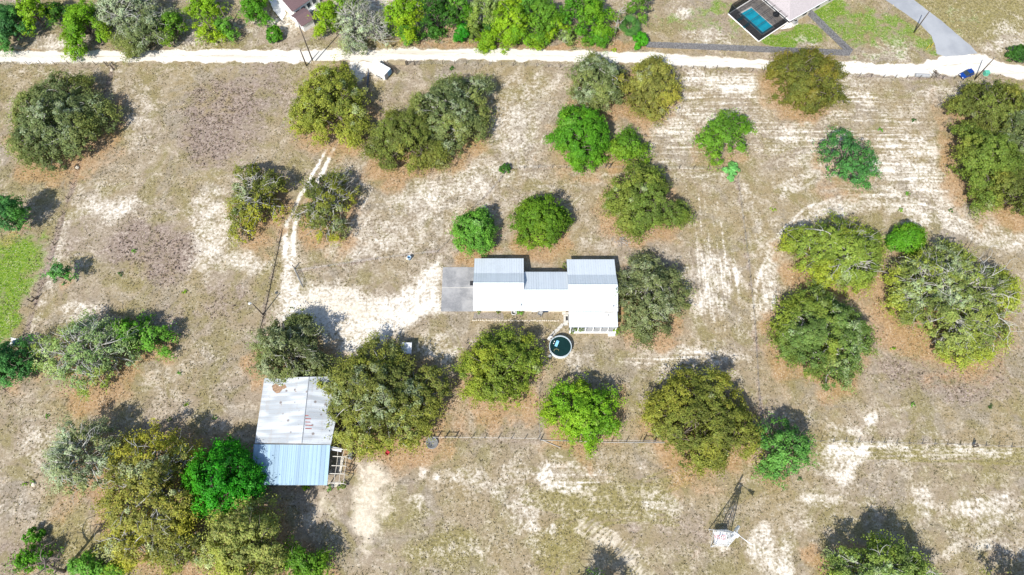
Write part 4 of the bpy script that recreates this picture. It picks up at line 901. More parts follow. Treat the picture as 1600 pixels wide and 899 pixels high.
# garage door on the drive side
xa, xb, yn, ysth = blocks[0][1]
gd = MB()
for k in range(4): gd.box((xa-.03, (yn+ysth)/2, .33+k*.56), (.06, 4.8, .54))
gd.build('garage_door', WHITE, house)

# concrete driveway slab with two joints
q = [P(691.5, 418), P(741.5, 418), P(741, 487), P(689.5, 487)]
sl = thing('driveway_slab', 'grey stained concrete parking slab at the left end of the house', 'slab')
ym = P(715, 450)[1]; x0 = (q[0][0]+q[3][0])/2; x1 = P(748, 450)[0]
MB().box(((x0+x1)/2, (q[0][1]+ym+.06)/2, .04), (x1-x0, q[0][1]-ym-.06, .08)).build('upper_panel', SLAB, sl)
MB().box(((x0+x1)/2, (q[3][1]+ym-.06)/2, .04), (x1-x0, ym-q[3][1]-.06, .08)).build('lower_panel', SLAB, sl)
MB().box(((x0+x1)/2, ym, .03), (x1-x0, .11, .06)).build('joint_strip', CONC, sl)
m_ = MB().box((P(737.5, 443)[0], P(737.5, 443)[1], .095), (.75, .95, .03)).build('door_mat', DARK, None); tag(m_, 'dark mat on the concrete slab against the garage wall', 'mat')
# planting bed: gravel, edging stones, tubs
gb = sheet('gravel_bed', ragged([tuple(P(*p)[:2]) for p in [(741,489),(785,489),(787,498),(738,499)]], .4, .12, 4), .012, plain('grey_gravel', (.25,.22,.19), 1, var=.5, scale=6, bump=.6), kind='structure')
r = np.random.default_rng(9)
stone0 = None
es = thing('stone_edging', 'row of pale edging stones along the front garden bed', 'edging')
for k in range(46):
    px = 739+k*2.95+r.normal()*.3; p = P(px, 501+k*.02+r.normal()*.3)
    s_ = MB().prism([(math.cos(a)*.17*r.uniform(.8, 1.2), math.sin(a)*.14*r.uniform(.8, 1.2)) for a in np.linspace(0, 6.283, 8)[:-1]], 0, .13)
    s_.build('stone', STONE, es, loc=(p[0], p[1], 0))
def tub(label, px, py, r_, matb, cat='tub', name='tub', h=.6):
    root = thing(name, label, cat, P(px, py)); MB().lathe([(0.01, 0), (r_*.8, 0), (r_, h), (r_*.9, h), (r_*.75, .1), (0.01, .1)], 20).build('bowl', matb, root, True)
    MB().lathe([(r_*.98, h-.04), (r_*1.08, h-.02), (r_*1.08, h+.03), (r_*.9, h+.03), (r_*.9, h-.04)], 20).build('rim', GALV, root, True); return root
tub('round grey metal tub between two foundation shrubs at the front of the house', 803, 490, .5, GREY)
tub('blue-grey barrel standing in the field left of the house', 640, 405, .38, STEELBLUE, 'barrel', 'barrel', .85)
wb = thing('garden_cart', 'grey folding garden cart parked by the front wall of the house', 'cart', P(844, 491), .4)
MB().lathe([(.01, .28), (.5, .3), (.62, .62), (.56, .62), (.46, .36), (.01, .34)], 4).build('tray', GREY, wb)
for s in (-1, 1): MB().tube([(.0, s*.42, .2), (.0, s*.36, .2)], .2, 12).build('wheel', RUBBER, wb)
MB().tube([(.4, -.25, .6), (1.0, -.25, .75), (1.0, .25, .75), (.4, .25, .6)], .025, 6).build('handle', DARK, wb)
bn = thing('garden_bench', 'small dark and white bench under the eave at the front of the house', 'bench', P(835, 487.5))
MB().box((0, 0, .42), (1.0, .35, .06)).build('seat', WHITE, bn); MB().box((0, .19, .65), (1.0, .05, .4)).build('backrest', DARK, bn)
for sx in (-1, 1):
    for sy in (-1, 1): MB().box((sx*.43, sy*.13, .2), (.06, .06, .39)).build('leg', DARK, bn)
# side stoop and path to the pool
st = thing('side_stoop', 'pale concrete side stoop with a step at the left end of the porch', 'stoop', P(885, 497))
MB().box((-.1, -.2, .15), (.9, 1.6, .3)).build('landing', CONC, st); MB().box((-.1, .85, .08), (1.4, .5, .16)).build('step', CONC, st); MB().box((.05, -.2, .31), (.4, .8, .03)).build('mat', DARK, st)
pts = px_pts([(887,506),(880,507),(862,524),(857,532)]); mb = MB()
for a, b in zip(pts[:-1], pts[1:]):
    a, b = np.array(a), np.array(b); nrm = np.array([-(b-a)[1], (b-a)[0]])/np.hypot(*(b-a))*.32
    mb.prism([tuple(a-nrm), tuple(b-nrm), tuple(b+nrm), tuple(a+nrm)][::1], .0, .05)
o = mb.build('footpath', CONC); tag(o, kind='structure')

# above-ground pool
pc = P(875, 544.5); pr_ = 2.0
pool = thing('round_pool', 'round above-ground pool of dark green water with a white rim', 'pool', pc)
MB().lathe([(pr_, 0), (pr_, 1.2), (pr_-.06, 1.2), (pr_-.06, .1)], 48).build('wall', plain('pool_wall_vinyl', (.55,.62,.66), .5), pool, True)
MB().lathe([(pr_-.08, 1.2), (pr_-.08, 1.26), (pr_+.07, 1.26), (pr_+.07, 1.19), (pr_-.08, 1.19)], 48).build('rim', plain('pale_blue_rim', (.40,.47,.50), .5, var=.08), pool, False)
w_ = MB(); w_.add([(math.cos(a)*(pr_-.065), math.sin(a)*(pr_-.065), 1.0) for a in np.linspace(0, 6.2832, 49)[:-1]], [tuple(range(48))]); w_.build('water', WATER_DARK, pool)
fl = thing('pool_float', 'light blue rectangular float lying on the round pool', 'float', (pc[0]-.62, pc[1]+.58, 1.0), math.radians(68))
MB().box((0, 0, .05), (1.15, .5, .09)).build('mattress', plain('light_blue_vinyl', (.25,.55,.75), .4), fl); MB().box((.45, 0, .12), (.24, .46, .07)).build('pillow', plain('blue_vinyl', (.18,.42,.62), .4), fl)
hs = MB(); hs.tube([(pc[0]-.75+.42*math.cos(a), pc[1]-.75+.3*math.sin(a), 1.03) for a in np.linspace(-.3, 3.6, 16)], .035, 6); o = hs.build('pool_hose', plain('tan_hose', (.30,.28,.14), .5)); tag(o, 'curved tan hose floating near the lower rim of the round pool', 'hose')
for k, (dx, dy) in enumerate([(-1.05, 1.0), (-1.2, .6)]):
    o = MB().lathe([(.01, .0), (.1, .02), (.1, .1), (.01, .13)], 10).build('pool_ball', WHITE, loc=(pc[0]+dx, pc[1]+dy, 1.0), smooth=True); tag(o, ['small white floating dispenser nearer the pool ladder', 'small white floating dispenser nearer the blue float'][k], 'dispenser', 'small dispensers floating on the pool')
ld = thing('pool_ladder', 'white ladder over the upper left rim of the round pool', 'ladder', (pc[0]-1.75, pc[1]+1.55, 0), math.radians(140))
for s in (-1, 1): MB().tube([(.55, s*.28, 0), (.15, s*.28, 1.55), (-.15, s*.28, 1.55), (-.35, s*.28, .9)], .035, 6).build('rail', WHITE, ld)
for k in range(4): MB().box((.46-.1*k, 0, .3+.3*k), (.2, .56, .04)).build('rung', WHITE, ld)
pp = thing('pool_pump', 'grey pool pump and filter at the lower left rim of the round pool', 'pump', (pc[0]-1.9, pc[1]-1.6, 0))
MB().lathe([(.01, 0), (.28, 0), (.3, .6), (.2, .8), (.01, .85)], 14).build('filter_tank', GREY, pp, True); MB().tube([(-.3, -.5, .25), (.25, -.5, .25)], .15, 10).build('motor', DARK, pp)

# ------------------------------------------------------------------ barn
barn = thing('barn', 'old barn with a rusty whitish sheet roof and a newer blue roof in front', 'barn', (0, 0, 0))
rN, rS = V3(483, 589, 4.6), V3(471.5, 693, 4.6); wN, wS = V3(413, 591, 3.0), V3(398, 693, 3.0)
eN, eS = V3(538, 588, 3.3), V3(517, 695, 3.5)
mb = MB(); mb.slab([wN, wS, rS, rN], .06); mb.build('west_roof', ROOF_RUST, barn)
mb = MB(); mb.slab([rN+[.02, 0, 0], rS+[.02, 0, 0], eS, eN], .06); mb.build('east_roof', ROOF_RUST, barn)
mb = MB(); mb.tube([rN+[0, 0, .02], rS+[0, 0, .02]], .07, 6); mb.build('ridge_cap', GREY, barn)
def on_west(px, py, dz=.03): return None
def onplane(px, py, a, b, c_, lift):
    a, b, c_ = map(np.array, (a, b, c_)); n = np.cross(b-a, c_-a); n /= np.linalg.norm(n)
    if n[2] < 0: n = -n
    o = np.array([0, 0, CAM_H]); d = P(px, py, 0)-o; t = ((a+n*lift-o)@n)/(d@n); return o+d*t
def patch(pxs, plane, lift, mat, name):
    v = [onplane(x, y, *plane, lift) for x, y in pxs]; me = bpy.data.meshes.new(name); me.from_pydata([tuple(p) for p in v], [], [tuple(range(len(v)))]); me.materials.append(mat); me.update(); link(name, me, barn)
patch([(425,603),(431,599),(437,604),(446,600),(448,606),(441,609),(437,614),(432,615),(426,610)], (wN, wS, rS), .008, RUST, 'rust_patch')
patch([(458,603),(462,598),(461,592),(466,597),(471,600),(471,606),(467,611),(458,612),(456,616),(454,613),(460,606)], (wN, wS, rS), .008, RUST, 'rust_patch')
for k in range(5):
    y = 649.5+k*5.1; L_ = [5, 9, 8, 11, 10][k]; patch([(477,y-.9),(477+L_,y-.5),(477+L_,y+.8),(477,y+.5)], (rN, rS, eS), .008, REDRUST, 'rust_strip')
bN1, bN2 = V3(397, 694.5, 3.35), V3(516, 695.5, 3.35); bS1, bS2 = V3(392.5, 758, 2.6), V3(511, 758.5, 2.6)
mb = MB(); mb.slab([bS1, bS2, bN2, bN1], .06)
for k in range(19):
    t = k/18; a = bS1+(bS2-bS1)*t; b = bN1+(bN2-bN1)*t; dx = np.array([.03, 0, 0]); up = np.array([0, 0, .05]); mb.slab([a-dx+up, a+dx+up, b+dx+up, b-dx+up], .049)
mb.build('blue_roof', ROOF_BLUE, barn)
mb = MB(); cpts = [(wN[0]+.3, wN[1]-.3), (eN[0]-.3, eN[1]-.3), (eS[0]-.3, eS[1]+.05), (wS[0]+.3, wS[1]+.05)]
BW = plain('barn_board_wall', (.20,.16,.125), .9, var=.35)
z_ = {0: 2.9, 1: 3.15, 2: 3.25, 3: 2.9}
for i in range(4):
    a, b = cpts[i], cpts[(i+1) % 4]; za, zb = z_[i], z_[(i+1) % 4]
    mb.add([(*a, 0), (*b, 0), (*b, zb), (*a, za)], [(0, 1, 2, 3)])
for (e, w, rr_) in ((eN, wN, rN), (eS, wS, rS)):
    yy = rr_[1]-.3 if rr_ is rN else rr_[1]+.05; mb.add([(w[0]+.3, yy, 2.9), (e[0]-.3, yy, 3.2), (rr_[0], yy, 4.5)], [(0, 1, 2)])
mb.build('wall', BW, barn)
for t in (.03, .27, .5, .73, .97):
    a = bS1+(bS2-bS1)*t; MB().box((a[0], a[1]+.2, 1.25), (.16, .16, 2.5)).build('post', WOOD_DARK, barn)
# open timber pen beside the barn: bare rafters on posts
pen = thing('timber_pen', 'open timber lean-to frame with bare white rafters beside the blue roof', 'lean-to', (0, 0, 0))
ra = [(516.5,701,548,703),(520,713,541,714),(518,727.5,540,728),(515,740,538.5,740.5),(513,754.5,537,755.5)]
cs = []
for x0, y0, x1, y1 in ra:
    a, b = V3(x0, y0, 2.9), V3(x1, y1, 2.3); MB().tube([a, b], .085, 4).build('rafter', WOOD_PALE, pen); cs.append((a, b))
    MB().tube([(b[0], b[1], 0), (b[0], b[1], 2.28)], .08, 6).build('post', WOOD_PALE, pen)
for f in (.35, .68, .98):
    pl = [c0+(c1-c0)*f+np.array([0, 0, -.1]) for c0, c1 in cs]; MB().tube(pl, .05, 4).build('purlin', WOOD_PALE, pen)
r = np.random.default_rng(4)
for k in range(2):
    rl = MB()
    for z in (.4, .8, 1.2):
        a, b = V3(540, 716+k*20, 0), V3(552, 716+k*20, 0); rl.tube([(a[0], a[1], z), (b[0], b[1], z)], .05, 5)
    rl.tube([(b[0], b[1], 0), (b[0], b[1], 1.3)], .07, 6); rl.build('side_rail', WOOD_DARK, pen)
ps = MB(); a = V3(518, 699, 2.6); b = V3(534, 702, 2.5); ps.slab([(a[0], a[1]-.5, 2.75), (b[0], b[1]-.5, 2.6), (b[0], b[1]+.1, 2.6), (a[0], a[1]+.1, 2.75)], .05); ps.build('roof_sheet', GALV, pen)
gp = MB().box((0, 0, .6), (.55, 1.6, 1.1)).build('feed_bin', GREY, loc=P(549, 711)); tag(gp, 'grey metal feed bin against the outer post of the timber pen', 'bin')
# boards and junk stacked in the pen
def boards(label, px, py, n, L_, seed, mat, rz):
    rr = np.random.default_rng(seed); root = thing('board_stack', label, 'boards', P(px, py), rz)
    for k in range(n): MB().box((rr.normal()*.1, (k % 4)*.2-.3, .06+.08*(k//4)), (L_*rr.uniform(.7, 1), .16, .05), rr.normal()*.12).build('board', mat, root)
boards('pale boards stacked under the bare rafters of the timber pen', 532, 727, 12, 2.6, 1, WOOD_PALE, 1.5)
boards('pale scrap boards lying below the lower rafter of the timber pen', 526, 757, 6, 2.0, 2, WOOD_PALE, .1)

# small metal shed, light pole
sh = thing('pump_shed', 'tiny square metal-roofed shed at the edge of the white drive', 'shed', P(637, 549))
MB().box((0, 0, .85), (1.5, 1.6, 1.7)).build('wall', CREAMBRICK, sh)
mb = MB(); mb.slab([(-.95, -1.0, 1.78), (.95, -1.0, 1.78), (.95, 1.0, 2.0), (-.95, 1.0, 2.0)], .06); mb.build('roof', GALV, sh); MB().box((0, -.82, .75), (.8, .05, 1.45)).build('door', GREY, sh)
def pole(name, label, px, py, h, r_=.14, arm=False, head=None, cat='utility pole'):
    root = thing(name, label, cat, P(px, py)); MB().tube([(0, 0, -.05), (0, 0, h*.6), (0, 0, h)], [r_, r_*.85, r_*.7], 8).build('pole', WOOD_DARK, root, True)
    if arm:
        MB().box((0, 0, h-.35), (1.5, .1, .12), arm).build('crossarm', WOOD_DARK, root)
    if head:
        MB().tube([(0, 0, h-.2), (-.5, .1, h)], .03, 6).build('bracket', GALV, root); MB().lathe([(.02, .3), (.16, .22), (.3, 0), (.26, 0), (.02, .15)], 14, (-.6, .12, h-.2)).build('lamp_head', WHITE, root, True)
    if not head: MB().lathe([(.02, 0), (.06, .02), (.07, .12), (.02, .18)], 8, (0, 0, h)).build('insulator', GREY, root, True)
    return root
pole('utility_pole', 'slim wooden pole at the edge of the sand road right of the blue car', 1523, 124, 6.6)
pole('utility_pole', 'slim wooden pole on the grass edge of the paved road', 1428, 51, 6.3)
pole('utility_pole', 'tall wooden pole at the left end of the tan entrance fence', 490, 99, 11.0, .16)
pole('utility_pole', 'shorter wooden pole left of the tall pole by the entrance fence', 479, 103, 5.0, .16)
pole('utility_pole', 'short dark pole beside the tiny metal-roofed shed', 611, 541, 4.2, .13)
pole('yard_light', 'wooden yard light pole with a white lamp beside the drive', 411, 492, 5.6, .12, head=True, cat='lamp post')

# ------------------------------------------------------------------ fences
def along(pts, step):
    out = []; rem = 0.0
    for a, b in zip(pts[:-1], pts[1:]):
        a, b = np.array(a), np.array(b); L_ = np.hypot(*(b-a)); t = rem
        while t < L_: out.append(a+(b-a)*t/L_); t += step
        rem = t-L_
    out.append(np.array(pts[-1])); return out
post_me = {}
def wire_fence(label, pp, step=2.6, h=1.25, r_=.06, seed=0, mat=WOOD_DARK, braces=()):
    pts = px_pts(pp); o = pts[0]; root = thing('wire_fence', label, 'fence', (o[0], o[1], 0)); rng = np.random.default_rng(seed)
    key = (h, r_)
    if key not in post_me: post_me[key] = MB().tube([(0, 0, -.05), (0, 0, h)], [r_, r_*.9], 6).mesh('post', mat)
    ps_ = along(pts, step)
    if len(ps_) > 99: ps_ = along(pts, step*len(ps_)/97)
    for p in ps_:
        q = link('post', post_me[key], root, (p[0]-o[0], p[1]-o[1], 0)); q.rotation_euler = (rng.normal()*.05, rng.normal()*.05, rng.random()*3); q.scale = (1, 1, rng.uniform(.88, 1.12))
    w = MB()
    for z in (.35, .7, 1.05):
        w.tube([(p[0]-o[0], p[1]-o[1], z*h/1.25) for p in ps_], .009, 3, cap=False)
    w.build('wire', WIRE, root)
    for (a, b) in braces:
        a, b = P(*a), P(*b)
        for p in (a, b): MB().tube([(p[0]-o[0], p[1]-o[1], -.05), (p[0]-o[0], p[1]-o[1], 1.5)], .11, 8).build('brace_post', mat, root)
        MB().tube([(a[0]-o[0], a[1]-o[1], 1.2), (b[0]-o[0], b[1]-o[1], 1.2)], .07, 6).build('brace_rail', mat, root)
    return root
wire_fence('wire fence on dark posts along the sand road at the upper left', [(-40,101),(0,101),(60,101),(120,101),(178,103)], 3.0, seed=1, braces=[((168,104),(178,109))])
wire_fence('wire fence running down the left side beside the bright lawn strip', [(178,103),(150,180),(122,262),(98,340),(80,400),(56,468),(36,530),(10,610)], 3.4, seed=2, braces=[((50,472),(57,468))])
wire_fence('wire fence along the sand road between the entrance and the golden oak', [(637,102),(720,100),(800,103),(900,107)], 2.6, seed=3, braces=[((637,102),(648,102))])
wire_fence('wire fence along the sand road from the golden oak to the blue car', [(1045,107),(1120,109),(1200,114),(1300,119),(1400,123),(1490,124)], 2.6, seed=4)
wire_fence('post fence crossing the field north of the house', [(797,264),(860,263),(950,264),(1040,264),(1130,266)], 2.9, 1.2, seed=5, braces=[((946,262),(953,262))])
wire_fence('wire fence running down from the pale shrub to the windmill field', [(1152,278),(1160,340),(1170,420),(1178,500),(1184,600),(1190,680)], 3.2, 1.0, .045, seed=6)
wire_fence('wire fence with braced posts below the barn oak', [(655,685),(700,685),(760,685),(845,687)], 2.3, 1.3, .075, seed=7, braces=[((671,684),(684,684)),((696,684),(711,684))])
wire_fence('wire fence between the lime tree and the rusty olive oak', [(935,689),(980,690),(1035,691)], 2.4, 1.3, .07, seed=8, braces=[((1005,690),(1023,690))])
wire_fence('wire fence with small posts leading right from the pine', [(1262,690),(1310,691),(1400,693),(1520,696),(1600,700),(1660,702)], 2.2, 1.2, seed=9, braces=[((1519,696),(1521,699))])
wire_fence('low wire fence beside the dark furrow left of the drive', [(438,362),(428,420),(416,470),(406,520),(398,575)], 2.6, 1.1, .05, seed=10)
wire_fence('low wire fence from the open pipe gate to the fresh green tree', [(466,424),(520,416),(580,407),(640,399),(690,394),(716,352),(770,295),(795,264)], 3.0, 1.0, .04, seed=11)
wire_fence('thin wire fence running down from the pool to the long pipe', [(845,575),(842,620),(842,660),(844,690)], 2.4, 1.0, .04, seed=12)
fu = MB(); a = px_pts([(441,360),(430,412),(421,455),(412,495),(406,515)])
o = MB().tube([(p[0], p[1], .06) for p in a], .06, 6).build('fence_shadow_strip', RUBBER); tag(o, 'black tube drawn for the fence shadow and dark ditch edge left of the drive', 'pipe')  # black tube stands in for the dark fence-line shadow along the ditch edge
# pipe gate, open, by the drive
def pipe_gate(label, a, b, mat, h=1.25, name='pipe_gate'):
    a, b = np.array(P(*a)), np.array(P(*b)); L_ = np.hypot(*(b-a)[:2]); root = thing(name, label, 'gate', a, math.atan2(b[1]-a[1], b[0]-a[0]))
    f = MB(); f.tube([(0, 0, .15), (L_, 0, .15), (L_, 0, h), (0, 0, h), (0, 0, .15)], .045, 6); f.build('frame', mat, root)
    for k in range(3): MB().tube([(0, 0, .42+.27*k), (L_, 0, .42+.27*k)], .03, 6).build('bar', mat, root)
    MB().tube([(-.15, 0, -.05), (-.15, 0, 1.6)], .09, 8).build('gate_post', WOOD_DARK, root); return root
pipe_gate('grey pipe gate standing open beside the sandy drive', (461, 421), (474, 450), GREY)
pipe_gate('dark blue entrance gate swung open against the yellow-green oak', (577, 116), (574, 150), NAVY, 1.5)
o = MB().tube([P(843, 688, .12), P(900, 689.5, .12), P(960, 691.5, .13), P(1040, 692, .12)], .055, 8).build('long_pipe', plain('weathered_pipe', (.36,.35,.33), .6)); tag(o, 'very long pale pipe lying along the fence below the lime tree', 'pipe')
o = MB().tube([P(845, 687, .12), P(876, 700, .12)], .05, 8).build('fallen_pole', plain('grey_pole', (.40,.39,.37), .7)); tag(o, 'short pale pole lying at an angle off the end of the long pipe', 'pole')

# plank fences
def plank_fence(label, pp, h, mat, pw=.16, rails=True, name='plank_fence', postmat=None):
    pts = px_pts(pp); root = thing(name, label, 'fence', (pts[0][0], pts[0][1], 0)); ox, oy = pts[0]; rng = np.random.default_rng(int(pp[0][0]))
    mb = MB()
    for a, b in zip(pts[:-1], pts[1:]):
        a, b = np.array(a), np.array(b); L_ = np.hypot(*(b-a)); ang = math.atan2(*(b-a)[::-1]); n = int(L_/pw)
        for k in range(n):
            p = a+(b-a)*(k+.5)/n; hh = h*rng.uniform(.96, 1.03); mb.box((p[0]-ox, p[1]-oy, hh/2), (pw*.9, .025, hh), ang+rng.normal()*.02)
    mb.build('planks', mat, root); rl = MB()
    for a, b in zip(pts[:-1], pts[1:]):
        a, b = np.array(a), np.array(b); nr = np.array([-(b-a)[1], (b-a)[0]]); nr = nr/np.hypot(*nr)*.06
        for z in (.3*h, .8*h): rl.tube([(*(a-[ox, oy]+nr), z), (*(b-[ox, oy]+nr), z)], .045, 4)
    rl.build('rails', mat, root)
    for p in along(pts, 2.4):
        MB().box((p[0]-ox, p[1]-oy+.1, h*.5), (.1, .1, h*1.02)).build('post', postmat or mat, root)
    return root
plank_fence('grey plank fence along the far side of the sand road below the pool house', [(1010,74.5),(1080,77),(1160,80.5),(1250,84.5),(1327,87.5)], 1.85, WOOD_GREY)
plank_fence('grey plank fence slanting from the pool house to the road corner', [(1327,87),(1296,57),(1262,24)], 1.85, WOOD_GREY)
def board_fence(label, a, b, mat, h=1.3):
    a, b = np.array(P(*a)), np.array(P(*b)); L_ = np.hypot(*(b-a)[:2]); root = thing('board_fence', label, 'fence', a, math.atan2(b[1]-a[1], b[0]-a[0]))
    n = max(2, int(L_/1.9)+1)
    for k in range(n): MB().box((L_*k/(n-1), .06, h/2), (.14, .1, h+.1)).build('post', WOOD_DARK, root)
    for z in (.25, .6, .95, 1.28): MB().box((L_/2, -.02, z*h/1.3), (L_, .035, .2)).build('board', mat, root)
board_fence('tan board fence in front of the tall pole at the entrance', (488, 102), (533, 102), WOOD_TAN)
board_fence('tan board wing fence angling in on the left of the entrance', (534, 102), (547, 121), WOOD_TAN)
board_fence('tan board fence right of the entrance by the wire fence', (607, 101.5), (634, 102.5), WOOD_TAN)
board_fence('board wing fence in a painted shade-side dark, angling in on the right of the entrance', (601, 101), (620, 117), WOOD_DARK)  # dark wood colour paints in the shade side of this wing

# white trailer at the entrance
b0, b1 = np.array(P(580, 107)), np.array(P(611, 124))
tl = thing('box_trailer', 'white box trailer with a blue and grey tail parked inside the entrance', 'trailer', (b0+b1)/2, math.atan2(b1[1]-b0[1], b1[0]-b0[0]))
MB().box((0, 0, 1.25), (4.3, 2.3, 1.5)).build('box', WHITE, tl); MB().box((2.17, .56, 1.2), (.05, 1.1, 1.4)).build('tail_door', STEELBLUE, tl); MB().box((2.17, -.56, 1.2), (.05, 1.1, 1.4)).build('tail_door', GREY, tl)
for s in (-1, 1):
    for x in (-.1, .8):
        w = MB().tube([(x, s*.96, .36), (x, s*1.17, .36)], .36, 16).build('wheel', RUBBER, tl); MB().tube([(x, s*1.16, .36), (x, s*1.19, .36)], .18, 12).build('rim', GALV, w)
MB().tube([(-2.1, -.6, .5), (-3.1, 0, .5), (-2.1, .6, .5)], .06, 6).build('hitch', DARK, tl)

# small blue car
def car(label, px, py, rz, paint, L_=3.5, W=1.6):
    root = thing('parked_car', label, 'car', P(px, py), rz); k = L_/3.5; hw = W/2
    def loft(prof, ws, name, mat, par=root, sm=False):
        mb = MB(); n = len(prof)
        mb.add([(x*k, s*w, z) for s in (-1, 1) for (x, z), w in zip(prof, ws)], [tuple(range(n))[::-1], tuple(range(n, 2*n))]+[(i, (i+1) % n, (i+1) % n+n, i+n) for i in range(n)])
        o = mb.build(name, mat, par); bv = o.modifiers.new('bevel', 'BEVEL'); bv.width = .06; bv.segments = 2; return o
    loft([(-1.72,.28),(1.70,.28),(1.74,.55),(1.66,.74),(.85,.88),(-1.62,.90),(-1.75,.62)], [hw*.93]*2+[hw, hw*.98, hw*.95, hw*.95, hw], 'body', paint)
    loft([(.9,.88),(.15,1.36),(-1.2,1.4),(-1.68,.9)], [hw*.9, hw*.74, hw*.74, hw*.88], 'cabin', GLASS)
    loft([(.12,1.37),(-1.22,1.41),(-1.22,1.45),(.10,1.42)], [hw*.75]*4, 'roof', paint)
    for x in (1.1, -1.1):
        for s in (-1, 1):
            w = MB().tube([(x*k, s*(hw-.16), .3), (x*k, s*(hw+.02), .3)], .3, 16).build('wheel', RUBBER, root); MB().tube([(x*k, s*(hw+.01), .3), (x*k, s*(hw+.035), .3)], .17, 12).build('rim', GALV, w)
    for s in (-1, 1):
        MB().box((1.7*k, s*hw*.68, .62), (.09, .3, .14)).build('headlight', WHITE, root); MB().box((-1.72*k, s*hw*.72, .68), (.08, .22, .16)).build('tail_light', RED, root)
    MB().box((-1.7*k, 0, .42), (.14, W*.9, .18)).build('bumper', DARK, root); MB().box((1.72*k, 0, .4), (.12, W*.9, .16)).build('bumper', DARK, root)
car('small blue car parked on the verge at the road junction', 1508, 119, math.radians(204), BLUE, 3.0, 1.45)
ub = thing('utility_box', 'small teal utility box on the verge beside the slim road pole', 'utility box', P(1539, 117))
MB().box((0, 0, .45), (.9, .8, .9)).build('cabinet', TEAL, ub); MB().box((0, 0, .94), (1.0, .9, .08)).build('lid', TEAL, ub)
o = MB().tube([P(1430, 117.5, .25), P(1452, 118.5, .25)], .42, 12).build('culvert_pipe', GREY); tag(o, 'grey culvert pipe half buried on the verge below the junction', 'pipe')
for k, (x, y) in enumerate([(1447, 78), (1453, 75)]):
    m_ = MB().tube([(0, 0, 0), (0, 0, 1.5)], .05, 6).build('marker_post', plain('yellow_marker', (.6,.45,.03), .5), loc=P(x, y)); tag(m_, ['yellow marker post on the grass, left one by the paved bend', 'yellow marker post on the grass, right one by the paved bend'][k], 'post', 'yellow marker posts')

# ------------------------------------------------------------------ neighbour house with screened pool
nh = thing('neighbour_house', 'neighbour house with a pinkish grey shingle roof cut by the top edge', 'house')
C0, C1, C2, C3 = P(1137.5, 22.5), P(1185, 65.5), P(1231, 35), P(1183, -6)
e0, e1, e2 = V3(1234, 33, 2.7), V3(1289, 2, 2.7), V3(1184, -10, 2.7)
ax = (e1-e0)/np.linalg.norm(e1-e0); ay = (e2-e0)/np.linalg.norm(e2-e0)
W_, D_ = 17.0, 13.0
f00, f10, f11, f01 = e0, e0+ax*W_, e0+ax*W_+ay*D_, e0+ay*D_
rd0, rd1 = e0+ay*D_*.5+ax*5.5+[0, 0, 2.1], e0+ay*D_*.5+ax*(W_-5.5)+[0, 0, 2.1]
mb = MB(); mb.add([f00, f10, f11, f01, rd0, rd1]+[p-[0, 0, .18] for p in (f00, f10, f11, f01)], [(0, 1, 5, 4), (1, 2, 5), (2, 3, 4, 5), (3, 0, 4), (0, 6, 7, 1), (1, 7, 8, 2), (2, 8, 9, 3), (3, 9, 6, 0), (9, 8, 7, 6)]); mb.build('roof', ROOF_PINK, nh)
fa = MB(); fa.tube([f00+[0, 0, -.05], f10+[0, 0, -.05]], .09, 4); fa.tube([f00+[0, 0, -.05], f01+[0, 0, -.05]], .09, 4); fa.build('fascia', WHITE, nh)
i00 = f00+ax*3.0+ay*.5; i10 = f10-ax*.5+ay*.5; i11 = f11-ax*.5-ay*.5; i01 = f01+ax*3.0-ay*.5
MB().prism([tuple(p[:2]) for p in (i00, i10, i11, i01)], 0, 2.5).build('wall', CREAMBRICK, nh)
for k in (.2, .5, .8):
    p = i00+(i10-i00)*k; rz = math.atan2(ax[1], ax[0]); f = MB().box((p[0]+ay[0]*-.03, p[1]+ay[1]*-.03, 1.4), (1.3, .08, 1.1), rz).build('window', GREY, nh); MB().box((p[0]-ay[0]*.08, p[1]-ay[1]*.08, 1.4), (1.1, .04, .9), rz).build('pane', GLASS, f)
cg = thing('pool_enclosure', 'dark screened cage over a turquoise swimming pool beside the neighbour house', 'pool cage')
def mesh_screen():
    m = NT('dark_screen_mesh'); t = m.n.new('ShaderNodeBsdfTransparent'); d = m.n.new('ShaderNodeBsdfDiffuse'); d.inputs[0].default_value = (.015, .018, .022, 1); s = m.n.new('ShaderNodeMixShader')
    s.inputs[0].default_value = .7; m.n.remove(m.b); m.l.new(t.outputs[0], s.inputs[1]); m.l.new(d.outputs[0], s.inputs[2]); m.l.new(s.outputs[0], m.n['Material Output'].inputs[0]); return m.mat
def mesh_top():
    m = mesh_screen(); m.name = 'sheer_screen_mesh'; m.node_tree.nodes['Mix Shader'].inputs[0].default_value = .2; return m
SCR = mesh_screen(); SCT = mesh_top()
PAVER = plain('grey_pool_paver', (.19,.175,.165), .85, var=.3, scale=2)
cc = [np.array(c) for c in (C0, C1, C2, C3)]; HC = 2.9
MB().prism([tuple(c[:2]) for c in cc], 0, .07).build('deck', PAVER, cg)
kb = MB()
for i in range(4): a, b = cc[i], cc[(i+1) % 4]; kb.tube([a+[0, 0, .1], b+[0, 0, .1]], .14, 4)
kb.build('kerb', WHITE, cg)
cen = sum(cc)/4
for i in range(4):
    a, b = cc[i], cc[(i+1) % 4]; s_ = MB(); s_.add([a+[0, 0, .15], b+[0, 0, .15], b+[0, 0, HC], a+[0, 0, HC]], [(0, 1, 2, 3)]); s_.build('screen_wall', SCR, cg)
s_ = MB(); s_.add([c+[0, 0, HC] for c in cc], [(0, 1, 2, 3)]); s_.build('screen_roof', SCT, cg)
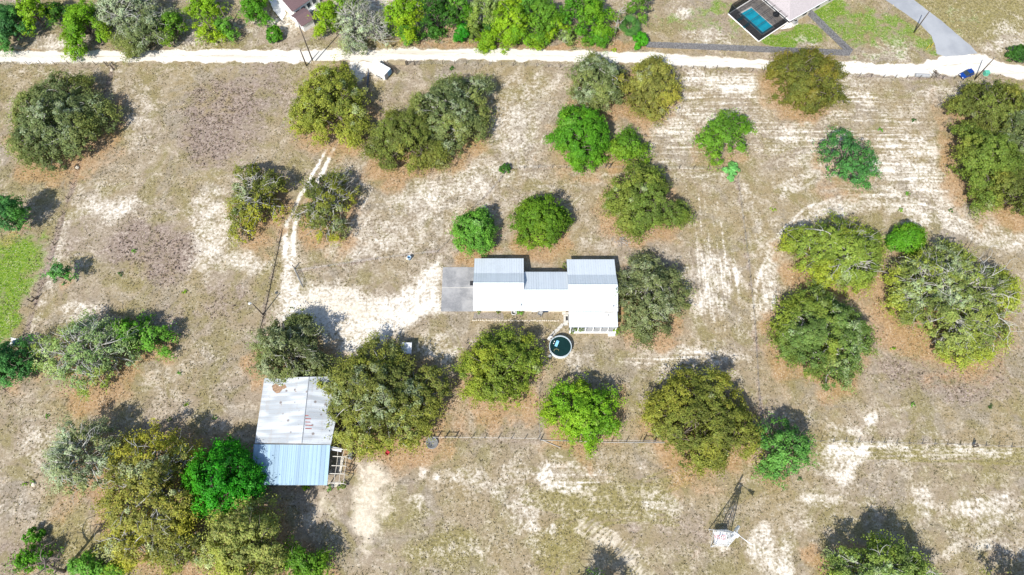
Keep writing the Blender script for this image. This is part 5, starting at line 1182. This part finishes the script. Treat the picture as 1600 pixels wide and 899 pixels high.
for k in range(6):
    t = k/5; a = cc[0]+(cc[1]-cc[0])*t; b = cc[3]+(cc[2]-cc[3])*t
    MB().tube([a, a+[0, 0, HC], b+[0, 0, HC], b], .055, 4).build('frame_hoop', DARK, cg)
for t in (0, .5, 1):
    a = cc[0]+(cc[3]-cc[0])*t; b = cc[1]+(cc[2]-cc[1])*t; MB().tube([a+[0, 0, HC], b+[0, 0, HC]], .05, 4).build('frame_beam', DARK, cg)
sp = thing('swimming_pool', 'turquoise rectangular pool inside the dark screen cage', 'pool')
ps_ = [np.array(P(x, y)) for x, y in [(1156,23),(1190,54),(1208,43),(1174,13)]]; pcn = sum(ps_)/4
MB().prism([tuple((pcn+(p-pcn)*1.10)[:2]) for p in ps_], .072, .12).build('coping', CONC, sp)
MB().prism([tuple(p[:2]) for p in ps_], .1, .13).build('water', WATER_POOL, sp)
def lounger(label, px, py, rz, mat):
    root = thing('deck_chair', label, 'deck chair', P(px, py, .07), rz); MB().box((0, 0, .35), (1.2, .6, .08)).build('seat', mat, root); MB().box((.75, 0, .6), (.5, .6, .07), 0, tilt=('Y', -.9)).build('backrest', mat, root)
    for sx in (-1, 1):
        for sy in (-1, 1): MB().box((sx*.5, sy*.25, .16), (.06, .06, .32)).build('leg', DARK, root)
lounger('teal deck chair left of the turquoise pool, upper one', 1155, 32, .6, plain('teal_fabric', (.02,.17,.2), .7)); lounger('teal deck chair left of the turquoise pool, lower one', 1164, 43, .6, plain('deep_teal_fabric', (.02,.14,.18), .7))
tb = thing('patio_table', 'dark round patio table right of the turquoise pool under the house eave', 'table', P(1211, 26, .07)); MB().lathe([(.02, .7), (.8, .7), (.8, .75), (.02, .76)], 18).build('tabletop', DARK, tb); MB().tube([(0, 0, 0), (0, 0, .7)], .06, 8).build('leg', DARK, tb)
def ac(label, px, py, rz=0):
    root = thing('air_conditioner', label, 'air conditioner', P(px, py), rz); MB().box((0, 0, .4), (.9, .9, .8)).build('cabinet', GREY, root); MB().lathe([(.02, .83), (.34, .82), (.34, .8)], 16).build('fan_grille', DARK, root); MB().box((0, 0, .03), (1.4, 1.4, .06)).build('pad', CONC, root)
ac('grey air conditioner on a white pad below the neighbour roof corner', 1241, 36, .6)
o = sheet('patio', ragged([tuple(P(*p)[:2]) for p in [(1219,46),(1236,33),(1247,38),(1232,45)]], .4, .15, 2), .02, plain('white_concrete', (.75,.74,.72), .9, var=.08), kind='structure')

# ------------------------------------------------------------------ white house at the top left
wh = thing('white_house', 'white house with mauve shingle roofs half hidden by trees at the top', 'house')
def gable(a, b, wdt, h, rise, roofmat, parent):
    a, b = np.array(P(*a)), np.array(P(*b)); u = (b-a)/np.linalg.norm(b-a); n = np.array([-u[1], u[0], 0]); w = wdt/2
    mb = MB(); mb.prism([tuple((a-n*w)[:2]), tuple((b-n*w)[:2]), tuple((b+n*w)[:2]), tuple((a+n*w)[:2])], 0, h)
    for p in (a, b): mb.add([p-n*w+[0, 0, h], p+n*w+[0, 0, h], p+[0, 0, h+rise]], [(0, 1, 2)])
    mb.build('wall', WHITE, parent); o = .35; mb = MB(); A, B = a-u*o, b+u*o; k = rise/w
    mb.slab([A-n*(w+o)+[0, 0, h-k*o+.1], B-n*(w+o)+[0, 0, h-k*o+.1], B+[0, 0, h+rise+.1], A+[0, 0, h+rise+.1]], .12)
    mb.slab([A+[0, 0, h+rise+.1], B+[0, 0, h+rise+.1], B+n*(w+o)+[0, 0, h-k*o+.1], A+n*(w+o)+[0, 0, h-k*o+.1]], .12); mb.build('roof', roofmat, parent)
    return a, b, u, n, w
a, b, u, n, w = gable((448, 18), (486, -8), 7.0, 2.9, 1.6, ROOF_MAUVE, wh)
for k in range(4):
    p = a+(b-a)*(k+.6)/4.5-n*(w+.03); rz = math.atan2(u[1], u[0]); f = MB().box((p[0], p[1], 1.5), (1.1, .08, 1.2), rz).build('window', WHITE, wh); MB().box((p[0]-n[0]*.05, p[1]-n[1]*.05, 1.5), (.95, .05, 1.05), rz).build('pane', GLASS, f)
pt = [tuple(P(*p)[:2]) for p in [(452,26),(486,3),(496,12),(462,36)]]; MB().prism(pt, 0, .25).build('terrace', WHITE, wh); MB().prism([tuple(P(*p)[:2]) for p in [(419,-4),(436,-4),(447,22),(441,33),(427,16)]][::-1], 0, .18).build('terrace', WHITE, wh)
sd_ = thing('garden_shed', 'small white outbuilding with a mauve roof below the white house', 'shed'); a, b, u, n, w = gable((469, 43), (485, 33), 3.6, 2.2, .8, ROOF_MAUVE, sd_)
p = a-u*.03; MB().box((p[0], p[1], 1.0), (.06, .9, 1.9), math.atan2(u[1], u[0])).build('door', GREY, sd_)

# ------------------------------------------------------------------ windmill
wc = np.array(P(1122, 841)); HB = 1.38; HT = 10.3
wmill = thing('windmill', 'white lattice steel windmill tower with a rotor and tail vane in the dry field', 'windmill', wc)
def leg_pt(sx, sy, z):
    f = 1-z/HT*.93; return (sx*HB*f, sy*HB*f, z)
for sx in (-1, 1):
    for sy in (-1, 1): MB().tube([leg_pt(sx, sy, -.05), leg_pt(sx, sy, HT)], .075, 5).build('leg', GALV, wmill)
lv = [1.9, 3.5, 5.0, 6.4, 7.6, 8.7, 9.5]; prev = 0
for z in lv:
    gr = MB(); br = MB()
    c4 = [leg_pt(*s, z) for s in ((-1, -1), (1, -1), (1, 1), (-1, 1))]; p4 = [leg_pt(*s, prev) for s in ((-1, -1), (1, -1), (1, 1), (-1, 1))]
    for i in range(4):
        gr.tube([c4[i], c4[(i+1) % 4]], .045, 4); br.tube([p4[i], c4[(i+1) % 4]], .025, 4); br.tube([p4[(i+1) % 4], c4[i]], .025, 4)
    prev = z
    gr.build('girt', GALV, wmill); br.build('brace', GALV, wmill)
MB().tube([(0, 0, 0), (0, 0, HT+.3)], .05, 6).build('pump_rod', GALV, wmill)
MB().box((0, 0, HT-1.0), (.9, .9, .06)).build('platform', WHITE, wmill)
ta = math.atan2(-1.35, 1.75); td = np.array([math.cos(ta), math.sin(ta), 0]); hub = np.array([0, 0, HT+.3])
MB().tube([hub-td*.45, hub+td*.3], .16, 10).build('gearbox', GALV, wmill)
mb = MB(); mb.tube([hub+td*.2, hub+td*2.0], .05, 6); sn = np.array([-td[1], td[0], 0])*.02
q = [hub+td*1.35+[0, 0, -.2], hub+td*2.45+[0, 0, -.5], hub+td*2.45+[0, 0, .5], hub+td*1.35+[0, 0, .2]]
mb.add([p-sn for p in q]+[p+sn for p in q], [(0, 1, 2, 3), (7, 6, 5, 4), (0, 4, 5, 1), (1, 5, 6, 2), (2, 6, 7, 3), (3, 7, 4, 0)]); mb.build('tail_vane', GALV, wmill)
rc_ = hub-td*.5; su = np.array([-td[1], td[0], 0]); rot = MB()
for k in range(18):
    a = 2*math.pi*k/18; rd = su*math.cos(a)+np.array([0, 0, 1])*math.sin(a); tg = -su*math.sin(a)+np.array([0, 0, 1])*math.cos(a)
    i_, o_ = rc_+rd*.42, rc_+rd*1.22; tw = tg*.8+td*.55; tw /= np.linalg.norm(tw)
    p = [i_-tw*.06, o_-tw*.17, o_+tw*.17, i_+tw*.06]; rot.slab(p, .015)
ring = MB(); ring.tube([rc_+(su*math.cos(a)+np.array([0, 0, 1])*math.sin(a))*.85+td*.05 for a in np.linspace(0, 6.2832, 25)], .025, 4); ring.build('rotor_ring', GALV, wmill); rot.build('rotor_blades', GALV, wmill)
MB().tube([rc_-td*.12, rc_+td*.3], .12, 8).build('rotor_hub', GALV, wmill)
# flat white board under the tower with red letters
ps = thing('pump_shelter', 'flat white board roof with red lettering under the windmill tower', 'shelter', (wc[0], wc[1], 0))
zt = 1.75
MB().box((-.02, -.02, zt-.03), (1.96, 1.85, .06)).build('roof_board', WHITE, ps)
for sx in (-1, 1):
    for sy in (-1, 1): MB().box((sx*.85, sy*.8, zt/2-.035), (.09, .09, zt-.07)).build('post', WHITE, ps)
cu = bpy.data.curves.new('lettering', 'FONT'); cu.body = 'VIS Q7'; cu.size = .95; cu.offset = .022; cu.align_x = 'CENTER'; cu.align_y = 'CENTER'; cu.extrude = .004
to = bpy.data.objects.new('lettering_source', cu); col.objects.link(to); dg = bpy.context.evaluated_depsgraph_get(); dg.update()
tme = bpy.data.meshes.new_from_object(to.evaluated_get(dg)); bpy.data.objects.remove(to); tme.materials.clear(); tme.materials.append(RED)
lt = link('lettering', tme, ps, (-.1, .02, zt+.008)); lt.scale = (.66, 1, 1)

# ------------------------------------------------------------------ odds and ends
o = MB().lathe([(.01, .05), (.75, .06), (.95, .3), (1.05, .32), (1.1, .0)], 24).build('water_trough', plain('dull_grey_trough', (.19,.195,.20), .8), loc=P(675, 692), smooth=True); tag(o, 'flat grey round trough lying below the braced fence posts', 'trough')
wbr = thing('wheelbarrow', 'small red wheelbarrow with dark handles below the mottled oak', 'wheelbarrow', P(606, 708.5), .2)
MB().lathe([(.01, .25), (.3, .27), (.5, .6), (.45, .6), (.27, .32), (.01, .3)], 4).build('tray', RED, wbr); MB().tube([(-.6, -.04, .2), (-.6, .04, .2)], .2, 12).build('wheel', RUBBER, wbr)
for s in (-1, 1): MB().tube([(-.6, s*.1, .2), (.2, s*.25, .35), (1.0, s*.28, .55)], .025, 6).build('handle', DARK, wbr)
pl = thing('pallet_pile', 'pile of white boards and dark junk by the left fence', 'pile', P(24, 535), .1)
for k in range(7): MB().box((-.2+.1*k, .7-.22*k, .12+.03*k), (1.5, .12, .06), -.25+.05*k).build('board', WHITE, pl)
MB().box((.5, -.3, .4), (.9, .9, .8), .2).build('crate', NAVY, pl); MB().box((-.5, -.5, .25), (.8, .7, .5), -.2).build('box', WHITE, pl)
ut = thing('utility_trailer', 'faded blue flatbed trailer parked half under the soft green pine', 'trailer', P(1252, 697), .05)
MB().box((0, 0, .5), (2.4, 1.3, .1)).build('bed', STEELBLUE, ut)
for s in (-1, 1):
    MB().box((0, s*.66, .72), (2.4, .05, .36)).build('side_panel', STEELBLUE, ut); MB().tube([(0, s*.78, .3), (0, s*.92, .3)], .3, 14).build('wheel', RUBBER, ut)
MB().tube([(1.2, -.3, .45), (2.0, 0, .45), (1.2, .3, .45)], .05, 6).build('hitch', DARK, ut)
for k, (x, y, s) in enumerate([(-.6, .1, .4), (.5, -.2, .5)]): 
    o = MB().box((0, 0, s/2), (s*1.3, s, s), k*.4).build('storage_box', [NAVY, WHITE][k], loc=np.array(P(1252, 697))+[x, y, .551]); tag(o, ['dark blue box on the bed of the blue flatbed trailer', 'white box on the bed of the blue flatbed trailer'][k], 'box')
tub('dark teal water tub in shade left of the soft green pine', 1193, 687, .55, plain('dark_teal', (.02,.13,.14), .4), h=.5)
o = MB().lathe([(.6, 0), (.62, .06), (.01, .1)], 14).build('stump', STONE, loc=P(1066, 20)); tag(o, 'pale sawn stump on the sandy patch in the neighbour yard', 'stump')
rk = np.random.default_rng(5)
for k, (x, y, lb) in enumerate([(121, 262, 'pale rock at the foot of the fence below the large grey-green oak'), (637, 404, 'pale rock beside the blue-grey barrel'), (175, 110, 'tan rock by the fence corner under the sand road'), (53, 757, 'pale rock below the two dark tufts on the left')]):
    m_ = MB().lathe([(.4*rk.uniform(.8, 1.2), 0), (.42, .12), (.25, .3), (.01, .34)], 7).build('rock', STONE, loc=P(x, y)); m_.rotation_euler = (0, 0, rk.random()*3); m_.scale = (rk.uniform(.8, 1.3), 1, 1); tag(m_, lb, 'rock')
for ob in list(col.objects):
    pass
